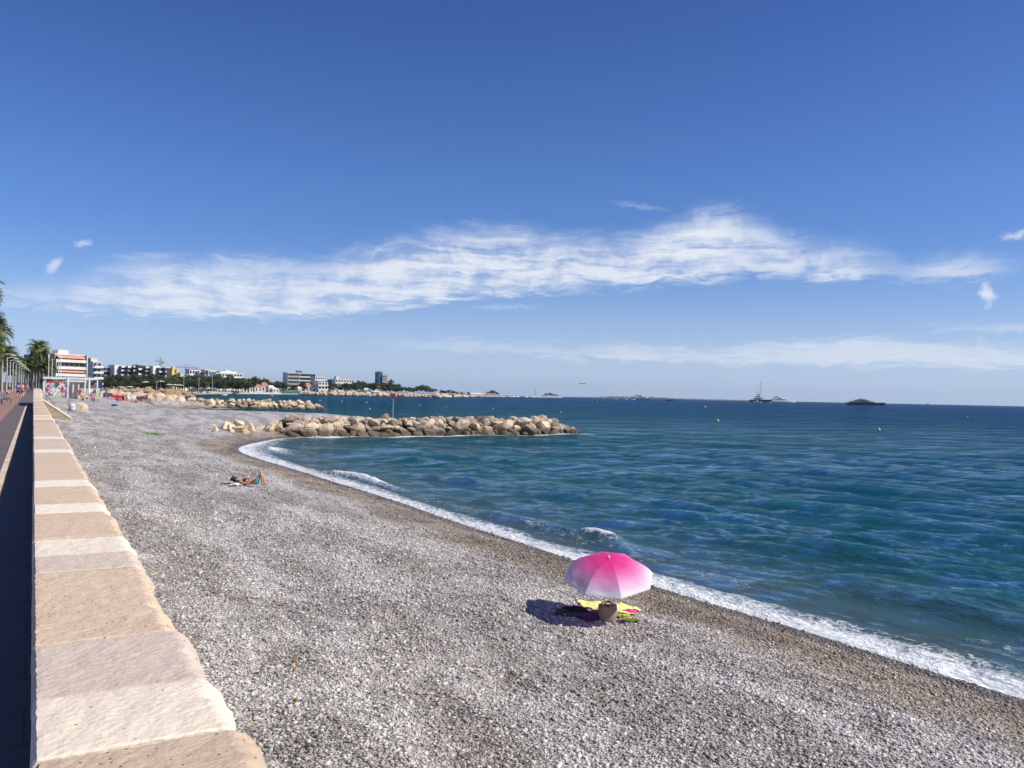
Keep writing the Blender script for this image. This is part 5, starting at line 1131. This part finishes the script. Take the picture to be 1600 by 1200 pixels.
mb = MB(); mb.box(cx_(68), 1.5, dz-.5, cx_(72), 5, cz_(70, 592)); mb.build('side_screen', M_NAVY, cl_)
mb = MB(); mb.box(cx_(147), 2.0, cz_(150, 607), cx_(156), 2.15, cz_(150, 595)); mb.build('navy_sign', M_NAVY, cl_)
for a, b_ in ((133, 'left'), (139.5, 'right')):
    e = base_empty(a, CD-1.5, CZ+dz, 'closed_parasol', 'closed cream parasol, %s one of the pair on the club deck' % b_, 'parasol', 'closed parasols on the club deck'); H = zat(a, 588.5, CD)-CZ-dz
    mb = MB(); mb.tube([(0, 0, 0), (0, 0, H*.5)], .04, 6); mb.build('pole', M_FR, e); mb = MB(); mb.tube([(0, 0, H*.28), (0, 0, H*.36), (0, 0, H*.8), (0, 0, H)], [.20, .24, .15, .03], 8); mb.build('canopy', mat('cream_canvas', (.72, .70, .62), .8), e)
e = base_empty(105.5, CD-6, 1.7, 'wrapped_pole', 'thick pale wrapped pole standing before the tall graffiti wall', 'pole'); H = zat(105.5, 590, CD-6)-1.7
mb = MB(); mb.tube([(0, 0, -.2), (0, 0, H*.2), (0, 0, H*.55), (0, 0, H)], [.2, .26, .22, .12], 10); mb.build('post', mat('pale_blue_grey', (.46, .50, .56), .7, .12, 1), e); mb = MB(); mb.tube([(0, 0, H*.62), (0, 0, H*.8), (0, 0, H*1.0)], [.26, .34, .2], 10); mb.build('wrapping', mat('grey_cloth', (.50, .52, .54), .8), e)
for k, (px, ty) in enumerate(((75.5, 553.5), (81, 561), (91, 561), (94.5, 553.5))):
    e = base_empty(px, 205, 2.2, 'mast', ordn(k)+' from the left of four tall thin white masts behind the club', 'mast', 'tall masts behind the club'); H = zat(px, ty, 205)-2.2
    mb = MB(); mb.tube([(0, 0, 0), (0, 0, H)], [.11, .07], 6); mb.build('post', mat('white_frame', (0, 0, 0)), e)
    mb = MB(); mb.box(-.14, -.12, H-(1.0 if k in (0, 3) else .2), .14, .12, H+.02); mb.build('lamp_head', mat('white_frame', (0, 0, 0)), e)
# net and volleyball-like fence at the front of the deck
e = base_empty(165, 150, 1.7, 'net_fence', 'low white meshed net fence before the sunbathers', 'fence'); W_ = wpx(150, 26)
for k in range(5):
    mb = MB(); x = -W_/2+W_*k/4; mb.tube([(x, 0, -.1), (x, 0, .95)], .035, 6); mb.build('post', mat('white_frame', (0, 0, 0)), e)
mb = MB()
for k in range(5): mb.box(-W_/2, -.01, .1+k*.19, W_/2, .01, .13+k*.19)
for k in range(40): x = -W_/2+W_*k/39; mb.box(x-.01, -.012, .1, x+.01, -.0105, .87)
mb.build('net', mat('pale_netting', (.55, .56, .58), .8), e)
e = base_empty(150.5, 151, 1.75, 'equipment_rack', 'small dark rack leaning at the corner of the low graffiti wall', 'rack')
for k in range(4):
    mb = MB(); mb.box(-.6+k*.34, -.1, 0, -.42+k*.34, .05, .75-.05*k); mb.build('board', M_NAVY if k % 2 else M_DARK, e)
# white bag on a stake, rock beside it
p = gp(107, 647, 1.9); e = empty('stake', p, 'thin dark stake standing in the shingle beside the white bag', 'stake'); mb = MB(); mb.tube([(0, 0, -.2), (0, 0, 1.25)], .025, 6); mb.build('shaft', M_DARK, e)
M_BAGW = mat('white_violet_plastic', (.72, .70, .74), .5, .1, 4, col2=(.30, .24, .42))
lump('white_sack', 'white and violet plastic sack hanging by the dark stake', 'sack', gp(113, 642, 1.9)+Vector((0, 0, .05)), (.30, .2, .42), 0, M_BAGW, 9)
p = gp(126, 641, 1.9); boulder((p.x, p.y, p.z+.15), .62, 'low cream boulder alone on the shingle right of the white sack', 'lone boulders on the upper shingle', BM)
p = gp(88, 640, 1.9); boulder((p.x, p.y, p.z+.05), .3, 'small pale stone half buried near the beach stair', 'lone boulders on the upper shingle', BM)
# crowd at the foot of the second breakwater
cols = [((.65, .05, .06), 'red'), ((.04, .10, .40), 'blue'), ((.02, .02, .025), 'black'), ((.75, .74, .72), 'white'), ((.60, .25, .38), 'pink'), ((.05, .28, .25), 'green')]
crowd = [(127, 618, 'stand', 0), (131, 620, 'sit', 2), (160, 624, 'sit', 1), (165, 623, 'stand', 5), (171, 623, 'sit', 2), (178, 624, 'sit', 0), (187, 625, 'sit', 0), (193, 626, 'lie', 3), (199, 626, 'sit', 4), (206, 626, 'stand', 3), (212, 627, 'sit', 2), (218, 626, 'lie', 4), (224, 627, 'sit', 3), (229, 627, 'stand', 2), (235, 627, 'sit', 5), (243, 628, 'stand', 1), (184, 622, 'stand', 2), (203, 622, 'sit', 1)]
protos = {}
for k, (px, py, ps, ci) in enumerate(crowd):
    p = gp(px, py+1.5, 1.9) if px > 135 else base_empty.__call__ and at(px, 153)
    z_ = bz(p.x, p.y) if px > 135 else CZ+dz
    key = (ps, ci % 3)
    J_ = {'stand': J_stand(0, .15), 'sit': J_sit(0), 'lie': J_lie()}[ps]
    mt = cmat(cols[ci][1]+'_clothing', cols[ci][0]); lab = '%s beachgoer in %s, %s from the left in the crowd by the second breakwater' % ({'stand': 'standing', 'sit': 'sitting', 'lie': 'lying'}[ps], cols[ci][1], ordn(k))
    figure(J_, (p.x, p.y, z_), rnd.uniform(1.8, 4.4), lab, SK[k % 3], mt if k % 2 else None, mt, group='beachgoers by the second breakwater', hair=[M_HAIR, M_HAIRB][k % 2])
for k, (px, py, c, nm) in enumerate(((162, 626, (.70, .10, .08), 'red'), (176, 625.5, (.08, .10, .30), 'navy'), (188, 627, (.70, .05, .05), 'scarlet'), (198, 628, (.72, .70, .66), 'white'), (207, 628, (.40, .10, .20), 'crimson'), (219, 628.5, (.55, .45, .52), 'mauve'), (232, 629, (.15, .10, .14), 'dark'))):
    p = gp(px, py, 1.9); cloth('towel', '%s beach towel, %s from the left at the foot of the second breakwater' % (nm, ordn(k)), 'towel', p, 2.0, 1.1, rnd.uniform(-.6, .6)-AZ, cmat(nm+'_towel', c), .05, seed=40+k, n=10, group='towels by the second breakwater')
def tent(px, py, w_, h_, label, m_, grp='beach shelters by the second breakwater'):
    p = gp(px, py, 1.9); e = empty('beach_shelter', p, label, 'shelter', grp, -AZ+rnd.uniform(-.3, .3)); mb = MB()
    mb.loft([[Vector((x, y, z)) for y, z in ((-.75, 0), (-.45, h_*.75), (0, h_*(1-.12*abs(x/w_*2))), (.7, h_*.6), (.9, 0))] for x in (-w_/2, -w_/4, 0, w_/4, w_/2)], caps=False, closed=False); mb.build('cover', m_, e)
    mb = MB(); mb.tube([(-w_/2, -.45, 0), (-w_/2, -.45, h_*.75)], .02, 5); mb.tube([(w_/2, -.45, 0), (w_/2, -.45, h_*.75)], .02, 5); mb.build('frame', M_METAL, e)
tent(182, 625, 2.6, 1.1, 'low red beach shelter at the foot of the heaped rocks', cmat('red_shelter', (.58, .04, .05)))
tent(166, 622, 2.2, 1.2, 'dark violet beach shelter left of the red one', cmat('violet_shelter', (.10, .07, .16)))
tent(134, 623, 2.2, .9, 'red and white shelter before the low graffiti wall', cmat('coral_shelter', (.66, .12, .12)))
tent(222, 626, 2.0, 1.0, 'dark brown beach shelter at the right of the crowd', cmat('brown_shelter', (.16, .07, .06)))
tent(206, 624, 1.8, .9, 'white beach shelter among the crowd', cmat('white_shelter', (.70, .68, .66)))
lump('float_ring', 'small dark blue float lying on the shingle below the net fence', 'float', gp(179, 634.5, 1.9), (.35, .25, .16), 0, M_NAVY, 12)
for k, (px, py, w_) in enumerate(((274, 600.5, 3.2), (265, 600, 2.6), (281, 601, 2.6), (327, 606, 2.6), (339, 606.5, 2.6), (361, 607, 2.2), (190, 604, 3), (204, 603.5, 2.6), (228, 596, 3.0), (251, 595, 2.8))):
    dp = 560; e = base_empty(px, dp, 2.3, 'open_parasol', ordn(k)+' white open parasol in the row under the wooded belt', 'parasol', 'white parasols under the wooded belt'); H = zat(px, py, dp)-2.3
    mb = MB(); mb.tube([(0, 0, 0), (0, 0, H)], .06, 6); mb.build('pole', M_METAL, e); mb = MB(); mb.tube([(0, 0, H-.5), (0, 0, H-.48), (0, 0, H+.1)], [w_, w_*.98, .05], 8); mb.build('canopy', M_WHITE, e)
for k, (px, yt) in enumerate(((287.3, 589), (245, 597), (332, 586), (311, 592))):
    e = base_empty(px, 540, 2.3, 'lamp_post', ordn(k)+' pale thin lamp post before the wooded belt', 'lamp post', 'lamp posts before the wooded belt'); H = zat(px, yt, 540)-2.3
    mb = MB(); mb.tube([(0, 0, 0), (0, 0, H)], [.16, .1], 6); mb.build('post', M_METAL, e); mb = MB(); mb.box(-.9, -.2, H, .9, .2, H+.25); mb.build('lamp_head', M_METAL, e)
wb = MB(); a = at(150, 520); b_ = at(440, 620)
n = 40
for k in range(n):
    p = a.lerp(b_, k/n); q_ = a.lerp(b_, (k+1)/n); wb.add([(p.x, p.y, 1.8), (q_.x, q_.y, 1.8), (q_.x, q_.y, 3.0), (p.x, p.y, 3.0), (p.x+.2, p.y+.5, 3.0), (q_.x+.2, q_.y+.5, 3.0)], [(0, 1, 2, 3), (3, 2, 5, 4)])
o = wb.build('seafront_wall', M_CREAM); props(o, 'long low cream seafront wall between the far beach and the trees', 'wall')
for k, px in enumerate((247, 268, 299, 309, 356, 375, 384, 402, 412, 424, 447)):
    dp = 640 if px < 350 else 800; p = at(px, dp); figure(J_stand(0, .2), (p.x, p.y, 1.5), rnd.uniform(0, 6), ordn(k)+' tiny standing figure from the left on the far grey beach', SK[k % 3], None, cmat(cols[k % 6][1]+'_clothing', cols[k % 6][0]), group='figures on the far grey beach')

# ================================================================== ON THE GROYNE AND THE WATER
p = at(615, 90); e = empty('channel_marker', (p.x, p.y, 1.7), 'thin grey pole with a red cross shaped topmark on the near breakwater', 'marker', rz=-AZ); zt = zat(615, 613.5, 90)-1.7
mb = MB(); mb.tube([(0, 0, -.4), (0, 0, zt-.5)], .035, 8); mb.build('pole', mat('grey_galvanised', (.42, .42, .42), .4, .1, 4), e)
mb = MB(); mb.box(-.24, -.03, zt-.56, .24, .03, zt-.08); mb.build('panel', mat('dull_red_paint', (.42, .07, .06), .6), e)
for a in (45, -45):
    mb = MB(); M = Matrix.Translation((0, -.04, zt-.32)) @ Matrix.Rotation(R(a), 4, 'Y'); mb.box(-.42, -.02, -.045, .42, .02, .045, M=M) if a > 0 else mb.box(-.42, -.045, -.045, .42, -.021, .045, M=M); mb.build('cross_bar', mat('dull_red_paint', (0, 0, 0)), e)
def buoy(px, py, s, label, m_, cat='buoy', cone=False):
    p = ground(px, py, .05); s *= .5; e = empty('buoy', (p.x, p.y, 0), label, 'buoy', 'mooring and channel buoys'); mb = MB()
    prof = [(-.5, .3), (-.25, .85), (.1, 1), (.5, .8), (.75, .35), (.85, .1)] if not cone else [(-.4, .6), (0, 1), (.25, .95), (1.0, .45), (1.6, .15)]
    mb.tube([(0, 0, z*s) for z, r_ in prof], [r_*s for z, r_ in prof], 12); mb.build('float', m_, e, smooth=True); mb = MB(); mb.tube([(0, 0, prof[-1][0]*s*.95), (0, 0, prof[-1][0]*s*1.2)], s*.10, 6); mb.build('ring', M_METAL, e)
M_BW = mat('white_buoy', (.80, .80, .78), .4); M_BY = mat('yellow_buoy', (.75, .55, .05), .45); M_BO = mat('orange_buoy', (.72, .25, .06), .45)
for a in ((1373.5, 671.5, .48, 'yellow buoy farthest right and nearest the beach, its top pointed', M_BY, 1), (1121.5, 657.5, .55, 'pale yellow buoy out in the middle of the bay', M_BY, 1), (1101.5, 636.5, 1.3, 'orange and white buoy between the yachts', M_BO, 1), (1512, 652, .45, 'small yellow buoy near the right horizon', M_BY, 1),
          (770, 638.5, .55, 'pale yellow buoy just beyond the crest of the breakwater', M_BY, 0), (655.5, 633, .42, 'white buoy left above the breakwater crest', M_BW, 0), (697.5, 635.3, .42, 'white buoy above the middle of the breakwater', M_BW, 0), (876, 643.8, .38, 'white buoy off the tip of the breakwater', M_BW, 0),
          (925.5, 627.5, .7, 'left of two small white buoys right of the breakwater tip', M_BW, 0), (933, 629.5, .6, 'right of two small white buoys right of the breakwater tip', M_BW, 0), (534, 627, .6, 'white buoy beyond the tip of the second breakwater', M_BW, 0), (572.5, 629, .6, 'white buoy midway between second breakwater and red marker', M_BW, 0), (578, 638.6, .45, 'lowest white buoy left of the red marker', M_BW, 0), (500, 625.7, .6, 'tiny white buoy above the second breakwater', M_BW, 0), (608, 632, .4, 'faint small buoy left of the marker pole', M_BO, 0)):
    buoy(a[0], a[1], a[2], a[3], a[4], cone=bool(a[5]))
M_HULLN = mat('navy_hull', (.012, .018, .035), .25, .1, .1); M_HULLW = mat('white_hull', (.78, .78, .77), .3, .03, .3); M_HULLG = mat('grey_hull', (.16, .18, .21), .3, .05, .3); M_SUP = mat('yacht_white', (.74, .75, .76), .35, .03, .3); M_YGL = mat('yacht_glass', (.02, .025, .035), .12)
def hull_rings(L, B, D, n=14, bow=.92, rake=.06):
    rs_ = []
    for k in range(n+1):
        f = k/n; w_ = (1-max(0, (f-.45)/.55)**2.2)*B/2*(.86+.14*min(1, f*4)); w_ = max(w_, .03); sh = D*(1+.42*max(0, f-.35)**1.6); x = -L/2+L*f*(1-rake*.0)
        xo = lambda t: x-(L*rake*f**3)*(1-t)
        rs_.append([Vector((xo(1), -w_, sh)), Vector((xo(.5), -w_*.93, D*.35)), Vector((xo(0), -w_*.55, -D*.35)), Vector((xo(0), w_*.55, -D*.35)), Vector((xo(.5), w_*.93, D*.35)), Vector((xo(1), w_, sh))])
    return rs_
def yacht(px, py_w, length, head, label, hullm, tiers, masts=(), dp=None, supm=M_SUP, grp='yachts at anchor', name='motor_yacht', arch=True, hull_d=.075):
    if dp is None: g = ground(px, py_w, 0); dp = g.dot(Vector((math.sin(AZ), math.cos(AZ), 0)))
    p = at(px, dp); L = wpx(dp, length)*1.0; B = L*.18; D = L*hull_d
    e = empty(name, (p.x, p.y, 0), label, 'yacht', grp, -math.atan2(p.x, p.y)+R(head)); mb = MB(); mb.loft(hull_rings(L, B, D)); mb.build('hull', hullm, e)
    z = D*1.002
    for k, (x0, x1, h_, wf) in enumerate(tiers):
        h_ *= L; x0 *= L; x1 *= L; w_ = B*wf/2; mb = MB()
        mb.loft([[Vector((x0, -w_, z)), Vector((x1, -w_*.7, z)), Vector((x1, w_*.7, z)), Vector((x0, w_, z))], [Vector((x0, -w_*.95, z+h_)), Vector((x1-h_*1.6, -w_*.65, z+h_)), Vector((x1-h_*1.6, w_*.65, z+h_)), Vector((x0, w_*.95, z+h_))]]); mb.build('deckhouse', supm, e)
        mb = MB(); x1b = x1-h_*1.0; mb.box(x0+L*.012, -w_*.985-.02, z+h_*.38, x0+(x1b-x0)*.72, w_*.985+.02, z+h_*.78); mb.build('window_band', M_YGL, e)
        mb = MB(); mb.box(x0-L*.035, -w_*1.02, z+h_+.003, x1-h_*1.9, w_*1.02, z+h_*1.14); mb.build('deck', supm, e); z += h_*1.142
    if arch:
        xa = (tiers[-1][0]*.6+tiers[-1][1]*.4)*L; mb = MB(); mb.tube([(xa-L*.01, -B*.2, z), (xa+L*.01, -B*.15, z+L*.03), (xa+L*.01, B*.15, z+L*.03), (xa-L*.01, B*.2, z)], L*.006, 6); mb.tube([(xa, 0, z+L*.03), (xa-L*.006, 0, z+L*.08)], L*.004, 6); mb.build('radar_arch', supm, e)
        for sg in (-1, 1):
            mb = MB(); mb.tube([(xa-L*.02, sg*B*.12, z+L*.02), (xa-L*.02, sg*B*.12, z+L*.035), (xa-L*.02, sg*B*.12, z+L*.048)], [L*.008, L*.013, L*.004], 8); mb.build('radome', supm, e)
    for (xm, hm, rm) in masts:
        mb = MB(); mb.tube([(xm*L, 0, D), (xm*L, 0, hm*L)], [rm*L, rm*L*.5], 6)
        for q in (.45, .65, .82): mb.tube([(xm*L, -B*.28*(1.1-q), hm*L*q), (xm*L, B*.28*(1.1-q), hm*L*q)], rm*L*.4, 4)
        mb.tube([(xm*L, 0, hm*L), (xm*L+hm*L*.18, 0, D)], rm*L*.22, 4); mb.tube([(xm*L, 0, hm*L), (xm*L-hm*L*.14, 0, D)], rm*L*.22, 4); mb.build('mast', supm if rm < .004 else M_HULLN, e)
    return e
yacht(1353.5, 632.8, 60, 18, 'large dark hulled motor yacht lying broadside on the right horizon', M_HULLN, [(-.40, .24, .030, .86), (-.30, .12, .026, .72), (-.22, .04, .022, .55)], supm=mat('light_grey_hull', (.42, .43, .45), .35, .05, .3), hull_d=.06)
yacht(1189, 628.0, 34, 12, 'navy hulled yacht with one very tall mast amid the anchored group', M_HULLN, [(-.32, .24, .08, .8), (-.22, .12, .08, .6), (-.12, .05, .10, .4)], masts=((-.02, .92, .008), (-.20, .55, .004)), dp=2900, name='sailing_yacht', hull_d=.10)
yacht(1225, 627.6, 42, 26, 'pale grey sleek motor yacht right of the tall masted yacht', M_SUP, [(-.42, .20, .045, .85), (-.38, .02, .045, .7), (-.34, -.14, .04, .5)], dp=3100)
yacht(1006, 622.8, 38, 22, 'grey hulled motor yacht nearest the left of the anchored group', M_HULLG, [(-.40, .22, .05, .85), (-.36, .05, .045, .65)], dp=2800)
def motorboat(px, py, ln, dp, label, hm, head=0, cabin=True, cat='boat', grp='small motor boats'):
    p = at(px, dp); L = wpx(dp, ln); e = empty('motor_boat', (p.x, p.y, 0), label, cat, grp, -math.atan2(p.x, p.y)+R(head)); mb = MB(); mb.loft(hull_rings(L, L*.32, L*.14, 10)); mb.build('hull', hm, e)
    if cabin:
        mb = MB(); mb.loft([[Vector((-L*.12, s*L*.10, L*.14)) for s in (-1, 1)]+[Vector((L*.2, s*L*.08, L*.15)) for s in (1, -1)], [Vector((-L*.10, s*L*.085, L*.30)) for s in (-1, 1)]+[Vector((L*.08, s*L*.07, L*.29)) for s in (1, -1)]]); mb.build('cabin', M_SUP, e)
        mb = MB(); mb.box(-L*.09, -L*.102, L*.20, L*.10, L*.102, L*.26); mb.build('window_band', M_YGL, e)
    return e
for a in ((963, 623.4, 5, 2200, 'leftmost tiny white boat below the grey hulled yacht', M_HULLW, 8), (978.5, 623.9, 6, 2200, 'middle tiny white boat below the grey hulled yacht', M_HULLW, 0), (990, 624.2, 7, 2200, 'third tiny white boat just under the grey hulled yacht', M_HULLW, 10), (1046, 625, 12, 1900, 'small dark speedboat alone between the yachts', M_HULLN, 0), (1183, 628.3, 13, 1900, 'white motor boat in front of the tall masted yacht', M_HULLW, 170),
          (1203, 629, 6, 1850, 'tiny white boat right below the tall masted yacht', M_HULLW, 0), (1450, 632.6, 9, 4000, 'faint pale boat on the horizon right of the dark yacht', M_SUP, 0), (351.5, 617.5, 9, 640, 'small white boat anchored off the far grey beach', M_HULLW, 15), (295.5, 616, 9, 560, 'low white boat at the tip of the third breakwater', M_HULLW, 0), (425, 619, 5, 700, 'tiny pale dinghy off the green beach enclosure', M_HULLW, 0),
          (795, 619.5, 9, 2300, 'white motor boat before the marina entrance', M_HULLW, 0), (758, 620.4, 5, 2000, 'tiny white boat left of the marina', M_HULLW, 0), (944, 620.7, 6, 3500, 'tiny white boat on the horizon right of the lighthouse clump', M_HULLW, 0)):
    motorboat(a[0], a[1], a[2], a[3], a[4], a[5], a[6])
# marina
for k in range(16):
    px = 772+k*4.3+rnd.uniform(-1.5, 1.5); dp = rnd.uniform(2500, 2900); p = at(px, dp); L = rnd.uniform(13, 20); hm = L*rnd.uniform(1.0, 1.5)*(1.0 if k not in (4, 11) else 1.5)
    e = empty('sailing_boat', (p.x, p.y, 0), ordn(k)+' moored sailing boat from the left in the distant marina', 'boat', 'boats moored in the marina', rnd.uniform(-.6, .6)); mb = MB(); mb.loft(hull_rings(L, L*.26, L*.12, 8)); mb.build('hull', M_HULLW, e)
    mb = MB(); mb.box(-L*.15, -L*.07, L*.12, L*.15, L*.07, L*.2); mb.build('cabin', M_SUP, e); mb = MB(); mb.tube([(0, 0, L*.1), (0, 0, hm)], .18, 5); mb.build('mast', mat('dull_mast', (.25, .25, .26), .5), e)
for k, (px, hh) in enumerate(((835.6, 603), (837.6, 604.5), (679, 599), (643, 599))):
    dp = 2800 if px > 700 else 1450; p = at(px, dp); e = base_empty(px, dp, 1, 'lattice_mast', ['left of two tall dark masts by the marina mouth', 'right of two tall dark masts by the marina mouth', 'thin pale mast above the trees before the marina', 'thin pale mast above the trees right of the red marker'][k], 'mast'); H = zat(px, hh, dp)-1
    mb = MB(); mb.tube([(0, 0, 0), (0, 0, H)], [.45 if px > 700 else .22, .2], 5); mb.build('post', M_DARK if px > 700 else M_METAL, e); mb = MB(); mb.tube([(-1.4, 0, H*.8), (1.4, 0, H*.8)], .2, 4); mb.build('crosspiece', M_DARK if px > 700 else M_METAL, e)
e = base_empty(857, 3400, 1, 'lighthouse', 'small white lighthouse before the low tree clump at the point', 'lighthouse'); mb = MB(); mb.tube([(0, 0, 0), (0, 0, 9)], [2.2, 1.5], 10); mb.build('tower', M_WHITE, e); mb = MB(); mb.tube([(0, 0, 9), (0, 0, 11), (0, 0, 12.4)], [1.2, 1.2, .1], 8); mb.build('lantern', M_DARK, e)
mb = MB(); a = ground(835, 621.2, 0)
for k in range(30):
    f = k/30; q0 = at(740+f*140, 2450+f*1150); q1 = at(740+(f+1/30)*140, 2450+(f+1/30)*1150); mb.add([(q0.x, q0.y, -1), (q1.x, q1.y, -1), (q1.x, q1.y, 2.2), (q0.x, q0.y, 2.2), (q1.x+15, q1.y+20, 2.2), (q0.x+15, q0.y+20, 2.2)], [(0, 1, 2, 3), (3, 2, 4, 5)])
o = mb.build('harbour_wall', M_CREAM); props(o, 'long low pale harbour wall running out to the point', 'wall')
# airliner low over the bay
dp = 4300; p = at(910.5, dp); z = zat(910.5, 599.3, dp); e = empty('airliner', (p.x, p.y, z), 'small airliner flying low over the bay toward the airport', 'airplane', rz=-math.atan2(p.x, p.y)+R(8)); e.rotation_euler[1] = R(-9)
M_PL = mat('airliner_grey', (.32, .33, .35), .4); mb = MB(); mb.tube([(-18, 0, 1.2), (-12, 0, .4), (12, 0, 0), (16, 0, -.2), (18, 0, -.6)], [.3, 1.9, 2.0, 1.6, .3], 12); mb.build('fuselage', M_PL, e, smooth=True)
for sg in (-1, 1):
    mb = MB(); mb.add([(4, sg*1.5, -.9), (-3, sg*1.5, -.9), (-8, sg*17, .6), (-5.5, sg*17, .7), (4, sg*1.5, -.3), (-3, sg*1.5, -.5), (-8, sg*17, .8), (-5.5, sg*17, .9)], [(0, 1, 2, 3), (4, 5, 6, 7), (0, 1, 5, 4), (1, 2, 6, 5), (2, 3, 7, 6), (3, 0, 4, 7)]); mb.build('wing', M_PL, e)
    mb = MB(); mb.tube([(4.5, sg*5.5, -2.2), (2, sg*5.5, -2.2), (.5, sg*5.5, -2.0)], [1.1, 1.1, .6], 10); mb.build('engine', M_DARK, e); mb = MB(); mb.add([(-14, sg*.3, 1.2), (-17, sg*.3, 1.2), (-18, sg*6, 1.6), (-16.5, sg*6, 1.6), (-15.5, sg*3, 1.7)], [(0, 1, 2, 3), (0, 3, 4), (0, 1, 4), (1, 2, 4), (2, 3, 4)]); mb.build('tailplane', M_PL, e)
mb = MB(); mb.prism([(-12.5, 1.5), (-17.5, 1.5), (-18.5, 8), (-16, 8)], -.2, .2); mb.build('tail_fin', M_PL, e)

# ------------------------------------------------------------------ air
m_ = bpy.data.materials.new('haze_air'); m_.use_nodes = True; t = NT(m_.node_tree); t.n.clear(); out = t.node('ShaderNodeOutputMaterial'); pv = t.node('ShaderNodeVolumePrincipled')
pv.inputs['Color'].default_value = (.70, .84, 1.0, 1); pv.inputs['Density'].default_value = 2.6e-5; pv.inputs['Anisotropy'].default_value = .2; t.l.new(pv.outputs[0], out.inputs['Volume'])
mb = MB(); mb.box(-27000, -27000, -4, 27000, 27000, 330); o = mb.build('haze', m_); props(o, 'thin sea haze over the whole bay', 'haze', kind='stuff')
